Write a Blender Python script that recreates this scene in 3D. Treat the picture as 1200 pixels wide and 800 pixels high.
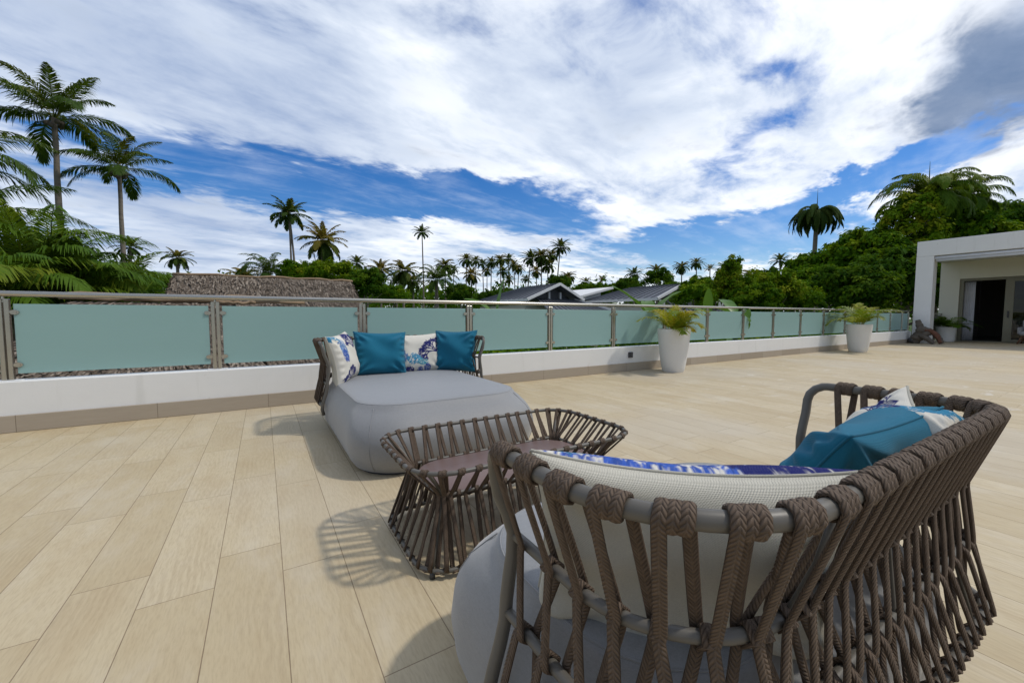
import bpy, math, random
import numpy as np
from mathutils import Vector, Matrix

R = math.radians
for _o in list(bpy.data.objects):
    bpy.data.objects.remove(_o, do_unlink=True)
S = bpy.context.scene
COL = S.collection

# ------------------------------------------------------------------ camera
cam_d = bpy.data.cameras.new("camera")
cam_d.sensor_width = 36.0
cam_d.lens = 14.25
cam_d.clip_start = 0.02
cam_d.clip_end = 3000.0
cam = bpy.data.objects.new("camera", cam_d)
cam.location = (0, 0, 1.0)
cam.rotation_euler = (R(90 - 3.554), 0, R(-31.5))
COL.objects.link(cam)
S.camera = cam

# ------------------------------------------------------------------ exposure
S.view_settings.view_transform = 'Standard'
S.view_settings.look = 'None'
S.view_settings.exposure = 0.73
S.view_settings.gamma = 1.0
S.view_settings.use_curve_mapping = False
S.cycles.max_bounces = 8
S.cycles.transparent_max_bounces = 12
S.cycles.caustics_reflective = False
S.cycles.caustics_refractive = False
S.cycles.sample_clamp_indirect = 6.0

# ------------------------------------------------------------------ sun
SUN_DIR = Vector((0.62, -0.36, 1.0)).normalized()      # towards the sun
sun_el = math.asin(SUN_DIR.z)
sun_az = math.atan2(SUN_DIR.x, SUN_DIR.y)
sd = bpy.data.lights.new("sun", 'SUN')
sd.energy = 1.2
sd.angle = R(3.5)                                       # sun veiled by thin cloud
sd.color = (1.0, 0.945, 0.86)
so = bpy.data.objects.new("sun", sd)
so.rotation_euler = SUN_DIR.to_track_quat('Z', 'Y').to_euler()
so.location = (10, -6, 20)
COL.objects.link(so)


# ------------------------------------------------------------------ node helpers
class NT:
    """a tiny expression builder over a node tree"""
    def __init__(s, tree):
        s.t = tree
        s.n = tree.nodes
        s.l = tree.links

    def new(s, kind, **kw):
        nd = s.n.new(kind)
        for k, v in kw.items():
            setattr(nd, k, v)
        return nd

    def put(s, sock, v):
        if v is None:
            return
        if isinstance(v, bpy.types.NodeSocket):
            s.l.new(v, sock)
        else:
            try:
                sock.default_value = v
            except Exception:
                sock.default_value = (*v, 1.0)

    def m(s, op, a, b=None, c=None, clamp=False):
        nd = s.new('ShaderNodeMath', operation=op, use_clamp=clamp)
        for i, v in enumerate((a, b, c)):
            s.put(nd.inputs[i], v)
        return nd.outputs[0]

    def add(s, *a):
        r = a[0]
        for x in a[1:]:
            r = s.m('ADD', r, x)
        return r

    def mul(s, *a):
        r = a[0]
        for x in a[1:]:
            r = s.m('MULTIPLY', r, x)
        return r

    def ss(s, x, lo, hi, a=0.0, b=1.0):
        nd = s.new('ShaderNodeMapRange', interpolation_type='SMOOTHSTEP')
        for i, v in enumerate((x, lo, hi, a, b)):
            s.put(nd.inputs[i], v)
        return nd.outputs[0]

    def lin(s, x, lo, hi, a=0.0, b=1.0):
        nd = s.new('ShaderNodeMapRange')
        for i, v in enumerate((x, lo, hi, a, b)):
            s.put(nd.inputs[i], v)
        return nd.outputs[0]

    def xyz(s, x, y, z=0.0):
        nd = s.new('ShaderNodeCombineXYZ')
        for i, v in enumerate((x, y, z)):
            s.put(nd.inputs[i], v)
        return nd.outputs[0]

    def sep(s, v):
        nd = s.new('ShaderNodeSeparateXYZ')
        s.put(nd.inputs[0], v)
        return nd.outputs

    def noise(s, vec, scale, detail=3.0, rough=0.5, dist=0.0, out=0):
        nd = s.new('ShaderNodeTexNoise')
        s.put(nd.inputs['Vector'], vec)
        nd.inputs['Scale'].default_value = scale
        nd.inputs['Detail'].default_value = detail
        nd.inputs['Roughness'].default_value = rough
        nd.inputs['Distortion'].default_value = dist
        return nd.outputs[out]

    def white(s, vec, out=0):
        nd = s.new('ShaderNodeTexWhiteNoise', noise_dimensions='3D')
        s.put(nd.inputs['Vector'], vec)
        return nd.outputs[out]

    def vadd(s, a, b):
        nd = s.new('ShaderNodeVectorMath', operation='ADD')
        s.put(nd.inputs[0], a)
        s.put(nd.inputs[1], b)
        return nd.outputs[0]

    def vmul(s, a, b):
        nd = s.new('ShaderNodeVectorMath', operation='MULTIPLY')
        s.put(nd.inputs[0], a)
        s.put(nd.inputs[1], b)
        return nd.outputs[0]

    def vscale(s, a, k):
        nd = s.new('ShaderNodeVectorMath', operation='SCALE')
        s.put(nd.inputs[0], a)
        s.put(nd.inputs['Scale'], k)
        return nd.outputs[0]

    def mix(s, f, a, b, blend='MIX'):
        nd = s.new('ShaderNodeMix', data_type='RGBA', blend_type=blend)
        s.put(nd.inputs[0], f)
        s.put(nd.inputs[6], (*a, 1) if isinstance(a, tuple) and len(a) == 3 else a)
        s.put(nd.inputs[7], (*b, 1) if isinstance(b, tuple) and len(b) == 3 else b)
        return nd.outputs[2]

    def bump(s, h, strength=0.3, dist=0.01):
        nd = s.new('ShaderNodeBump')
        nd.inputs['Strength'].default_value = strength
        nd.inputs['Distance'].default_value = dist
        s.put(nd.inputs['Height'], h)
        return nd.outputs[0]


# ------------------------------------------------------------------ sky
W = bpy.data.worlds.new("World")
S.world = W
W.use_nodes = True
W.cycles.sampling_method = 'MANUAL'
W.cycles.sample_map_resolution = 1024


def build_sky():
    t = NT(W.node_tree)
    t.n.clear()
    out = t.new('ShaderNodeOutputWorld')
    bg = t.new('ShaderNodeBackground')
    bg.inputs['Strength'].default_value = 0.1
    t.l.new(bg.outputs[0], out.inputs[0])
    sky = t.new('ShaderNodeTexSky', sky_type='NISHITA')
    sky.sun_disc = False
    sky.sun_elevation = sun_el
    sky.sun_rotation = sun_az
    sky.air_density = 1.0
    sky.dust_density = 0.35
    sky.ozone_density = 2.2
    hs = t.new('ShaderNodeHueSaturation')
    hs.inputs['Hue'].default_value = 0.512
    hs.inputs['Saturation'].default_value = 1.45
    hs.inputs['Value'].default_value = 0.72
    t.l.new(sky.outputs[0], hs.inputs['Color'])
    skyc = hs.outputs[0]

    tc = t.new('ShaderNodeTexCoord')
    d = tc.outputs['Generated']
    x, y, z = t.sep(d)
    az = t.mul(t.m('ARCTAN2', x, y), 57.2958)
    el = t.mul(t.m('ARCSINE', z), 57.2958)
    zz = t.add(t.m('MAXIMUM', z, 0.0), 0.075)
    px = t.m('DIVIDE', x, zz)
    py = t.m('DIVIDE', y, zz)
    # stretch the clouds along the wind (they run from upper left to lower right of the view)
    ca, sa = math.cos(R(14)), math.sin(R(14))
    u = t.add(t.mul(px, ca), t.mul(py, sa))
    v = t.add(t.mul(px, -sa), t.mul(py, ca))
    p = t.xyz(u, v, 0.0)
    warp = t.vadd(t.noise(t.vmul(p, (0.5, 1.0, 1)), 0.9, 3, 0.55, out=1), (-0.5, -0.5, -0.5))
    pw = t.vadd(p, t.vscale(warp, 0.6))
    n_big = t.noise(t.vmul(pw, (0.55, 0.9, 1)), 0.55, 2.0, 0.5)
    n_mid = t.noise(t.vmul(pw, (0.65, 1.0, 1)), 1.7, 6.0, 0.56)
    n_fin = t.noise(t.vmul(pw, (0.7, 1.0, 1)), 5.5, 6.0, 0.62)
    n_shd = t.noise(t.vadd(t.vmul(pw, (0.6, 1.0, 1)), (3.1, 1.7, 0.0)), 1.3, 4.0, 0.5)
    streak = t.noise(t.vmul(pw, (0.16, 1.5, 1)), 2.6, 4.0, 0.55)

    # ragged edges: the outlines wander with the cloud texture
    wob = t.noise(t.vmul(pw, (0.7, 1.1, 1)), 2.2, 5, 0.62, out=1)
    wx, wy, _ = t.sep(wob)
    wob2 = t.noise(t.vmul(pw, (0.6, 1.0, 1)), 7.5, 4, 0.6)
    az = t.add(az, t.mul(t.m('SUBTRACT', wx, 0.5), 17.0))
    el = t.add(el, t.mul(t.m('SUBTRACT', wy, 0.5), 6.5), t.mul(t.m('SUBTRACT', wob2, 0.5), 2.2))

    def blob(a0, e0, ra, re, rot, amp, power=1.0):
        da = t.mul(t.m('SUBTRACT', az, a0), math.cos(R(e0)))
        de = t.m('SUBTRACT', el, e0)
        c, s_ = math.cos(R(rot)), math.sin(R(rot))
        uu = t.mul(t.add(t.mul(da, c), t.mul(de, s_)), 1.0 / ra)
        vv = t.mul(t.add(t.mul(da, -s_), t.mul(de, c)), 1.0 / re)
        q = t.add(t.mul(uu, uu), t.mul(vv, vv))
        if power != 1.0:
            q = t.m('POWER', q, power)
        return t.mul(t.m('EXPONENT', t.mul(q, -1.0)), amp)

    cov = t.add(-0.08,
                t.mul(n_big, 0.35), t.mul(n_mid, 0.70), t.mul(n_fin, 0.52),
                # the gaps of clear blue
                blob(12, 15.9, 22, 2.9, 4, -0.50, 2.0),
                blob(31, 14.6, 14, 3.6, -10, -0.40, 2.0),
                blob(-9, 16.8, 9, 1.6, 0, -0.30),
                blob(59, 9.0, 14, 2.6, 0, -0.42, 2.0),
                blob(76, 14.8, 11, 1.7, 18, -0.50, 1.5),
                blob(62, 12.0, 9, 1.0, 10, -0.22),
                blob(62.0, 20.6, 4.6, 2.3, 25, -0.25), blob(60.0, 21.8, 8.0, 4.0, 25, -0.04),
                blob(64.0, 25.8, 2.6, 1.2, 0, -0.22),
                blob(31, 2.2, 30, 3.0, 0, -0.06),
                # the banks
                blob(5, 8, 24, 3.6, 6, 0.16),
                blob(45, 24, 26, 9, 0, 0.22),
                blob(5, 27, 24, 8, 10, 0.14),
                blob(84, 13.2, 7, 1.8, 14, 0.26),
                blob(79, 21, 9, 6, 20, 0.25))
    mask = t.ss(cov, 0.43, 0.76)
    thin = t.ss(cov, 0.40, 0.95)
    # brightness of the cloud
    sh = t.add(t.mul(n_shd, 1.25), t.mul(n_fin, 0.50), t.mul(streak, 0.26), -0.46,
               t.mul(t.m('SUBTRACT', n_mid, 0.5), 1.25),
               blob(62, 24, 18, 8, 10, 0.10), blob(42, 16, 15, 5, 0, 0.10),
               blob(86, 13, 9, 3, 10, 0.2),
               blob(-15, 26, 26, 10, 0, -0.46), blob(-10, 9, 26, 6, 0, -0.36), blob(36, 30, 16, 6, 0, -0.04),
               blob(48, 28, 7, 5, 20, -0.22))
    sh = t.m('MINIMUM', t.m('MAXIMUM', sh, 0.0), 1.0)
    ramp = t.new('ShaderNodeValToRGB')
    cr = ramp.color_ramp
    cr.elements[0].position = 0.0
    cr.elements[0].color = (2.6, 3.2, 4.4, 1)
    cr.elements[1].position = 1.0
    cr.elements[1].color = (7.8, 7.85, 7.9, 1)
    e = cr.elements.new(0.42)
    e.color = (4.5, 5.0, 5.8, 1)
    e = cr.elements.new(0.68)
    e.color = (6.4, 6.65, 7.05, 1)
    t.l.new(sh, ramp.inputs[0])
    # one heavy grey blue cloud
    dk = t.add(blob(81.5, 21.0, 7.5, 4.6, 22, 1.15), t.mul(t.m('SUBTRACT', n_mid, 0.5), 1.9), t.mul(t.m('SUBTRACT', n_fin, 0.5), .9))
    dk = t.ss(dk, 0.06, 0.88)
    cloud = t.mix(t.mul(dk, t.add(0.70, t.mul(n_fin, 0.35))), ramp.outputs[0], (0.72, 1.25, 2.3))
    # added: unseen cloud behind and left of the camera darkened, dimming upright faces
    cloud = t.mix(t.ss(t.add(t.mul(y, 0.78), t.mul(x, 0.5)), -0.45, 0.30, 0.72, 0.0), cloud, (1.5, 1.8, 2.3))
    a = t.mul(mask, t.lin(thin, 0, 1, 0.72, 1.0))
    # a veil of thin high cloud in the clear parts
    veil = t.mul(t.ss(t.add(t.mul(streak, 0.6), t.mul(n_fin, 0.4)), 0.44, 0.72), 0.34)
    skyv = t.mix(veil, skyc, (4.6, 5.2, 6.2))
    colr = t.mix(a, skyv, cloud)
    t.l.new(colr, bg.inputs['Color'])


build_sky()


# ================================================================== mesh helpers
def tag(o, label=None, cat=None, group=None, kind=None):
    if label:
        o['label'] = label
    if cat:
        o['category'] = cat
    if group:
        o['group'] = group
    if kind:
        o['kind'] = kind
    return o


def empty(name, loc=(0, 0, 0), rz=0.0):
    o = bpy.data.objects.new(name, None)
    o.location = loc
    o.rotation_euler = (0, 0, rz)
    o.empty_display_size = 0.1
    COL.objects.link(o)
    return o


class MB:
    """collects faces of one part; build() links them as ONE mesh object"""
    def __init__(s):
        s.v, s.f, s.uv, s.mi, s.tint, s.col = [], [], [], [], [], None

    def face(s, idx, uv=None, mi=0):
        s.f.append(tuple(idx))
        s.uv.append(uv if uv else [(0, 0)] * len(idx))
        s.mi.append(mi)

    def box(s, a, b, mi=0, bev=0.0):
        (x0, y0, z0), (x1, y1, z1) = a, b
        n = len(s.v)
        if bev <= 0:
            s.v += [(x0, y0, z0), (x1, y0, z0), (x1, y1, z0), (x0, y1, z0),
                    (x0, y0, z1), (x1, y0, z1), (x1, y1, z1), (x0, y1, z1)]
            for q in ((3, 2, 1, 0), (4, 5, 6, 7), (0, 1, 5, 4), (1, 2, 6, 5), (2, 3, 7, 6), (3, 0, 4, 7)):
                s.face([n + i for i in q], mi=mi)
            return
        e = bev

        def ring(z, i):
            return [(x0 + i + e, y0 + i, z), (x1 - i - e, y0 + i, z), (x1 - i, y0 + i + e, z), (x1 - i, y1 - i - e, z),
                    (x1 - i - e, y1 - i, z), (x0 + i + e, y1 - i, z), (x0 + i, y1 - i - e, z), (x0 + i, y0 + i + e, z)]
        s.loft([ring(z0, e * .7), ring(z0 + e, 0), ring(z1 - e, 0), ring(z1, e * .7)], True, True, mi)

    def loft(s, rings, closed=True, cap=True, mi=0, vs=None):
        n0 = len(s.v)
        k = len(rings[0])
        for r in rings:
            s.v += [tuple(p) for p in r]
        for i in range(len(rings) - 1):
            v0 = vs[i] if vs else i
            v1 = vs[i + 1] if vs else i + 1
            for j in range(k if closed else k - 1):
                j2 = (j + 1) % k
                a, b, c, d = n0 + i * k + j, n0 + i * k + j2, n0 + (i + 1) * k + j2, n0 + (i + 1) * k + j
                u0, u1 = j / k, (j + 1) / k
                s.face((a, b, c, d), [(u0, v0), (u1, v0), (u1, v1), (u0, v1)], mi)
        if cap and closed:
            s.face([n0 + j for j in range(k)][::-1], mi=mi)
            m = n0 + (len(rings) - 1) * k
            s.face([m + j for j in range(k)], mi=mi)

    def tube(s, pts, rad, n=8, closed=False, side=None, flat=1.0, mi=0, cap=True):
        """sweep a circle / ellipse; side = wide axis per point (list of vectors) for flat ropes"""
        P = [Vector(p) for p in pts]
        m = len(P)
        rings, vs = [], []
        L = 0.0
        up = None
        for i, p in enumerate(P):
            a = P[(i - 1) % m] if (closed or i > 0) else P[0]
            b = P[(i + 1) % m] if (closed or i < m - 1) else P[-1]
            t = (b - a)
            if t.length < 1e-9:
                t = Vector((0, 0, 1))
            t.normalize()
            if side is not None:
                w = Vector(side[i])
                w = w - t * w.dot(t)
                if w.length < 1e-4:
                    w = t.orthogonal()
                w.normalize()
            else:
                if up is None:
                    up = Vector((0, 0, 1)) if abs(t.z) < 0.9 else Vector((1, 0, 0))
                w = t.cross(up)
                if w.length < 1e-4:
                    w = t.orthogonal()
                w.normalize()
                up = w.cross(t).normalized()
            h = t.cross(w).normalized()
            r = rad[i] if isinstance(rad, (list, tuple)) else rad
            rings.append([p + w * (r * math.cos(2 * math.pi * k / n)) + h * (r * flat * math.sin(2 * math.pi * k / n)) for k in range(n)])
            if i > 0:
                L += (p - P[i - 1]).length
            vs.append(L)
        if closed:
            rings.append(rings[0])
            vs.append(L + (P[0] - P[-1]).length)
            s.loft(rings, True, False, mi, vs)
        else:
            s.loft(rings, True, cap, mi, vs)

    def build(s, name, mats, parent=None, origin=None, smooth=True, angle=None):
        me = bpy.data.meshes.new(name)
        v = s.v
        if origin is not None:
            ox, oy, oz = origin
            v = [(x - ox, y - oy, z - oz) for x, y, z in v]
        me.from_pydata([tuple(p) for p in v], [], s.f)
        uvl = me.uv_layers.new(name="UVMap")
        flat = [c for f in s.uv for q in f for c in q]
        uvl.data.foreach_set("uv", flat)
        if not isinstance(mats, (list, tuple)):
            mats = [mats]
        for mt in mats:
            me.materials.append(mt)
        me.polygons.foreach_set("material_index", s.mi)
        if smooth:
            me.polygons.foreach_set("use_smooth", [True] * len(s.f))
        if s.tint:
            at = me.attributes.new("tint", 'FLOAT', 'POINT')
            at.data.foreach_set("value", s.tint)
        if s.col is not None:
            at = me.attributes.new("print", 'FLOAT_COLOR', 'POINT')
            at.data.foreach_set("color", s.col)
        if angle is not None and smooth:
            try:
                me.set_sharp_from_angle(angle=R(angle))
            except Exception:
                pass
        me.update()
        o = bpy.data.objects.new(name, me)
        COL.objects.link(o)
        if parent is not None:
            o.parent = parent
        return o


def mesh_np(name, V, F, mats, parent=None, tint=None, mi=None, smooth=False):
    """fast mesh from numpy arrays of verts (n,3) and quads (m,4)"""
    me = bpy.data.meshes.new(name)
    V = np.asarray(V, np.float32)
    F = np.asarray(F, np.int32)
    me.vertices.add(len(V))
    me.vertices.foreach_set("co", V.ravel())
    me.loops.add(F.size)
    me.loops.foreach_set("vertex_index", F.ravel())
    me.polygons.add(len(F))
    me.polygons.foreach_set("loop_start", np.arange(0, F.size, 4, dtype=np.int32))
    try:
        me.polygons.foreach_set("loop_total", np.full(len(F), 4, np.int32))
    except Exception:
        pass
    if not isinstance(mats, (list, tuple)):
        mats = [mats]
    for mt in mats:
        me.materials.append(mt)
    if mi is not None:
        me.polygons.foreach_set("material_index", np.asarray(mi, np.int32))
    me.polygons.foreach_set("use_smooth", np.full(len(F), smooth))
    if tint is not None:
        at = me.attributes.new("tint", 'FLOAT', 'POINT')
        at.data.foreach_set("value", np.asarray(tint, np.float32))
    me.update(calc_edges=True)
    me.validate()
    o = bpy.data.objects.new(name, me)
    COL.objects.link(o)
    if parent is not None:
        o.parent = parent
    return o


# ================================================================== materials
def mat(name):
    m = bpy.data.materials.new(name)
    m.use_nodes = True
    t = NT(m.node_tree)
    t.n.clear()
    out = t.new('ShaderNodeOutputMaterial')
    return m, t, out


def principled(t, out, color, rough=0.6, metal=0.0, spec=0.5, normal=None):
    b = t.new('ShaderNodeBsdfPrincipled')
    t.put(b.inputs['Base Color'], (*color, 1) if isinstance(color, tuple) and len(color) == 3 else color)
    t.put(b.inputs['Roughness'], rough)
    t.put(b.inputs['Metallic'], metal)
    b.inputs['Specular IOR Level'].default_value = spec
    if normal is not None:
        t.l.new(normal, b.inputs['Normal'])
    t.l.new(b.outputs[0], out.inputs[0])
    return b


def objco(t):
    return t.new('ShaderNodeTexCoord').outputs['Object']


def geomco(t):
    return t.new('ShaderNodeNewGeometry').outputs['Position']


def m_plain(name, color, rough=0.6, metal=0.0, spec=0.5, var=0.12, scale=6.0, bump=0.0, bscale=60.0, bdist=0.002):
    m, t, out = mat(name)
    co = objco(t)
    n = t.noise(co, scale, 5, 0.6)
    c = t.mix(n, tuple(x * (1 - var) for x in color), tuple(min(1, x * (1 + var)) for x in color))
    nm = t.bump(t.noise(co, bscale, 3, 0.6), bump, bdist) if bump else None
    principled(t, out, c, rough, metal, spec, nm)
    return m


PW, PL, PX0 = 0.2195, 0.935, -0.405


def m_floor():
    m, t, out = mat("wood_look_tile")
    x, y, z = t.sep(geomco(t))
    fx = t.m('DIVIDE', t.m('SUBTRACT', x, PX0), PW)
    row = t.m('FLOOR', fx)
    lx = t.m('FRACT', fx)
    par = t.m('FRACT', t.mul(row, 0.5))                    # 0 or .5
    off = t.add(t.mul(par, 2 * 0.255), t.mul(t.white(t.xyz(row, 3.0, 1.0)), 0.03))
    fy = t.m('SUBTRACT', t.m('DIVIDE', t.m('SUBTRACT', y, 0.145), PL), t.m('SUBTRACT', off, 0.255))
    cel = t.m('FLOOR', fy)
    ly = t.m('FRACT', fy)
    idv = t.xyz(row, cel, 0.5)
    rnd = t.white(idv)
    rc = t.white(t.xyz(cel, row, 9.0), out=1)
    r1, r2, r3 = t.sep(rc)
    # grain: long noise, shifted for every plank
    gx = t.add(x, t.mul(r1, 31.0))
    gy = t.add(y, t.mul(r2, 47.0))
    gv = t.xyz(t.mul(gx, 1.0), t.mul(gy, 0.12), t.mul(r3, 9.0))
    bend = t.noise(t.xyz(t.mul(gx, 2.2), t.mul(gy, 1.0), r3), 1.7, 2, 0.5)
    rings = t.new('ShaderNodeTexWave', wave_type='BANDS', bands_direction='X')
    t.put(rings.inputs['Vector'], t.xyz(t.add(gx, t.mul(bend, 0.19)), t.mul(gy, 0.08), 0))
    rings.inputs['Scale'].default_value = 13.0
    rings.inputs['Distortion'].default_value = 2.2
    rings.inputs['Detail'].default_value = 3.0
    rings.inputs['Detail Scale'].default_value = 2.0
    fine = t.noise(gv, 160.0, 4, 0.65)
    broad = t.noise(t.xyz(t.mul(gx, 1.0), t.mul(gy, 0.35), r3), 7.0, 4, 0.6)
    ringy = t.mul(t.ss(t.noise(t.xyz(gx, t.mul(gy, .5), 4.0), 3.0, 2, .5), 0.38, 0.66), rings.outputs[0])
    base = t.mix(rnd, (0.500, 0.405, 0.248), (0.565, 0.470, 0.305))
    base = t.mix(t.mul(ringy, 0.30), base, (0.36, 0.265, 0.155))
    base = t.mix(t.mul(t.ss(fine, 0.40, 0.70), 0.40), base, (0.36, 0.275, 0.17))
    base = t.mix(t.mul(t.ss(broad, 0.48, 0.72), 0.30), base, (0.40, 0.285, 0.15))
    base = t.mix(t.mul(t.ss(broad, 0.50, 0.25), 0.28), base, (0.62, 0.55, 0.43))
    # weathering over the whole terrace: pale scuffs, a few rust coloured stains
    P = t.xyz(x, y, 0.0)
    scuff = t.noise(t.vmul(P, (1.0, 0.55, 1)), 1.5, 6, 0.62)
    base = t.mix(t.mul(t.ss(scuff, 0.50, 0.72), 0.42), base, (0.60, 0.55, 0.45))
    greyer = t.noise(P, 0.33, 3, 0.5)
    base = t.mix(t.mul(t.ss(greyer, 0.46, 0.62), 0.38), base, (0.50, 0.455, 0.385))
    stain = t.noise(t.vadd(P, (5.0, 2.0, 0)), 3.3, 5, 0.7)
    base = t.mix(t.mul(t.ss(stain, 0.66, 0.76), 0.42), base, (0.42, 0.22, 0.07))
    spot = t.noise(t.vadd(P, (1.0, 7.0, 0)), 16.0, 3, 0.6)
    base = t.mix(t.mul(t.ss(spot, 0.735, 0.78), 0.6), base, (0.33, 0.17, 0.06))
    lime = t.noise(t.vmul(P, (0.8, 2.0, 1)), 2.6, 5, 0.65)
    far = t.mul(t.ss(x, 3.5, 6.5), t.ss(lime, 0.60, 0.70))
    base = t.mix(t.mul(far, 0.45), base, (0.72, 0.71, 0.69))
    # joints
    ex = t.mul(t.m('MINIMUM', lx, t.m('SUBTRACT', 1.0, lx)), PW)
    ey = t.mul(t.m('MINIMUM', ly, t.m('SUBTRACT', 1.0, ly)), PL)
    e = t.m('MINIMUM', ex, ey)
    wob = t.mul(t.m('SUBTRACT', t.noise(P, 40.0, 3, 0.6), 0.5), 0.0012)
    joint = t.ss(t.add(e, wob), 0.0008, 0.0021, 1.0, 0.0)
    base = t.mix(t.mul(joint, 0.74), base, (0.15, 0.10, 0.06))
    h = t.add(t.mul(joint, -1.4), t.mul(fine, 0.25), t.mul(rings.outputs[0], 0.10), t.mul(rnd, 0.15))
    rough = t.add(0.50, t.mul(fine, 0.15), t.mul(joint, 0.3), t.mul(scuff, 0.08))
    principled(t, out, base, rough, 0, 0.42, t.bump(h, 0.35, 0.0016))
    return m


def m_wall():
    m, t, out = mat("white_render")
    co = geomco(t)
    x, y, z = t.sep(co)
    n = t.noise(t.vmul(co, (1, 1, 1.6)), 2.3, 6, 0.65)
    streak = t.noise(t.vmul(co, (5.0, 5.0, 0.5)), 1.6, 4, 0.6)
    c = t.mix(n, (0.84, 0.84, 0.825), (0.76, 0.76, 0.74))
    c = t.mix(t.mul(t.ss(streak, 0.56, 0.76), 0.25), c, (0.52, 0.52, 0.48))
    dirt = t.noise(co, 9.0, 4, 0.7)
    c = t.mix(t.mul(t.ss(dirt, 0.66, 0.76), 0.3), c, (0.42, 0.38, 0.32))
    principled(t, out, c, 0.75, 0, 0.3, t.bump(t.noise(co, 55, 4, 0.6), 0.25, 0.003))
    return m


def m_skirt():
    m, t, out = mat("skirting_tile")
    co = geomco(t)
    x, y, z = t.sep(co)
    fx = t.m('DIVIDE', t.m('SUBTRACT', x, 0.02), PL)
    idr = t.white(t.xyz(t.m('FLOOR', fx), 2.0, 1.0))
    g = t.noise(t.vadd(t.vmul(co, (1.2, 1, 9.0)), t.xyz(t.mul(idr, 20), 0, 0)), 5.0, 5, 0.6)
    c = t.mix(idr, (0.37, 0.315, 0.245), (0.49, 0.43, 0.35))
    c = t.mix(t.mul(g, 0.6), c, (0.33, 0.27, 0.20))
    lx = t.m('FRACT', fx)
    e = t.mul(t.m('MINIMUM', lx, t.m('SUBTRACT', 1.0, lx)), PL)
    j = t.ss(e, 0.0012, 0.003, 1, 0)
    c = t.mix(t.mul(j, .8), c, (0.13, 0.10, 0.07))
    principled(t, out, c, 0.6, 0, 0.4, t.bump(t.add(t.mul(j, -1), t.mul(g, .2)), 0.3, 0.002))
    return m


def m_glass():
    m, t, out = mat("frosted_glass")
    co = geomco(t)
    n = t.noise(t.vmul(co, (0.6, 1, 2.5)), 1.6, 4, 0.6)
    c = t.mix(n, (0.455, 0.705, 0.675), (0.50, 0.755, 0.725))
    d = t.new('ShaderNodeBsdfDiffuse')
    t.put(d.inputs[0], c)
    tr = t.new('ShaderNodeBsdfTranslucent')
    t.put(tr.inputs[0], c)
    mx = t.new('ShaderNodeMixShader')
    mx.inputs[0].default_value = 0.30
    t.l.new(d.outputs[0], mx.inputs[1])
    t.l.new(tr.outputs[0], mx.inputs[2])
    rf = t.new('ShaderNodeBsdfRefraction')
    rf.inputs['Color'].default_value = (0.66, 0.86, 0.83, 1)
    rf.inputs['Roughness'].default_value = 0.55
    rf.inputs['IOR'].default_value = 1.12
    m0 = t.new('ShaderNodeMixShader')
    m0.inputs[0].default_value = 0.22
    t.l.new(mx.outputs[0], m0.inputs[1])
    t.l.new(rf.outputs[0], m0.inputs[2])
    mx = m0
    g = t.new('ShaderNodeBsdfGlossy')
    g.inputs['Roughness'].default_value = 0.28
    fr = t.new('ShaderNodeFresnel')
    fr.inputs[0].default_value = 1.42
    m2 = t.new('ShaderNodeMixShader')
    t.l.new(t.mul(fr.outputs[0], 0.8), m2.inputs[0])
    t.l.new(mx.outputs[0], m2.inputs[1])
    t.l.new(g.outputs[0], m2.inputs[2])
    t.l.new(m2.outputs[0], out.inputs[0])
    return m


def weave(t, pitch):
    """plain weave from the cloth's own coordinates"""
    uv = t.new('ShaderNodeUVMap')
    uv.uv_map = "UVMap"
    u, v, _ = t.sep(uv.outputs[0])
    a, b = t.mul(u, 1.0 / pitch), t.mul(v, 1.0 / pitch)
    ca = t.m('ABSOLUTE', t.m('SINE', t.mul(a, 3.14159)))
    cb = t.m('ABSOLUTE', t.m('SINE', t.mul(b, 3.14159)))
    chk = t.m('MODULO', t.m('ABSOLUTE', t.add(t.m('FLOOR', a), t.m('FLOOR', b))), 2.0)
    return t.add(t.mul(chk, ca), t.mul(t.m('SUBTRACT', 1.0, chk), cb)), t.white(t.xyz(t.m('FLOOR', a), t.m('FLOOR', b), 1.0))


def m_fabric(name, color, scale=700.0, var=0.10, heather=0.18, rough=0.9, bump=0.25, pitch=None):
    m, t, out = mat(name)
    co = objco(t)
    x, y, z = t.sep(co)
    n = t.noise(co, 3.0, 4, 0.6)
    thread = t.noise(t.vmul(co, (1, 1, 4.0)), 260.0, 2, 0.7)
    thread2 = t.noise(t.vmul(co, (4.0, 4.0, 1)), 200.0, 2, 0.7)
    h = t.m('MAXIMUM', thread, thread2)
    c = t.mix(n, tuple(k * (1 - var) for k in color), tuple(min(1, k * (1 + var)) for k in color))
    c = t.mix(t.mul(t.ss(thread, 0.35, 0.7), heather * 2), c, tuple(k * 0.62 for k in color))
    c = t.mix(t.mul(t.ss(thread2, 0.5, 0.8), heather), c, tuple(min(1, k * 1.4) for k in color))
    if 'grey_outdoor' in name:                      # soft puckers of a stuffed cover
        pk = t.noise(t.vmul(co, (1, 1, 2.2)), 5.0, 4, 0.55)
        melange = t.noise(t.vmul(co, (1, 1, 3.0)), 70.0, 3, 0.7)
        c = t.mix(t.mul(t.ss(melange, .42, .68), .30), c, tuple(k * .66 for k in color))
        h = t.add(h, t.mul(pk, 12.0))
    if pitch:
        wv, wr = weave(t, pitch)
        c = t.mix(t.mul(wr, 0.22), c, tuple(k * 0.72 for k in color))
        h = t.add(wv, t.mul(h, 0.4))
    b = principled(t, out, c, rough, 0, 0.15, t.bump(h, bump, 0.0012))
    if 'grey_outdoor' in name:
        b.inputs['Roughness'].default_value = 0.58
        b.inputs['Specular IOR Level'].default_value = 0.6
    b.inputs['Sheen Weight'].default_value = 0.35 if 'grey_outdoor' in name else 0.12
    b.inputs['Sheen Roughness'].default_value = 0.5
    return m


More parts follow.
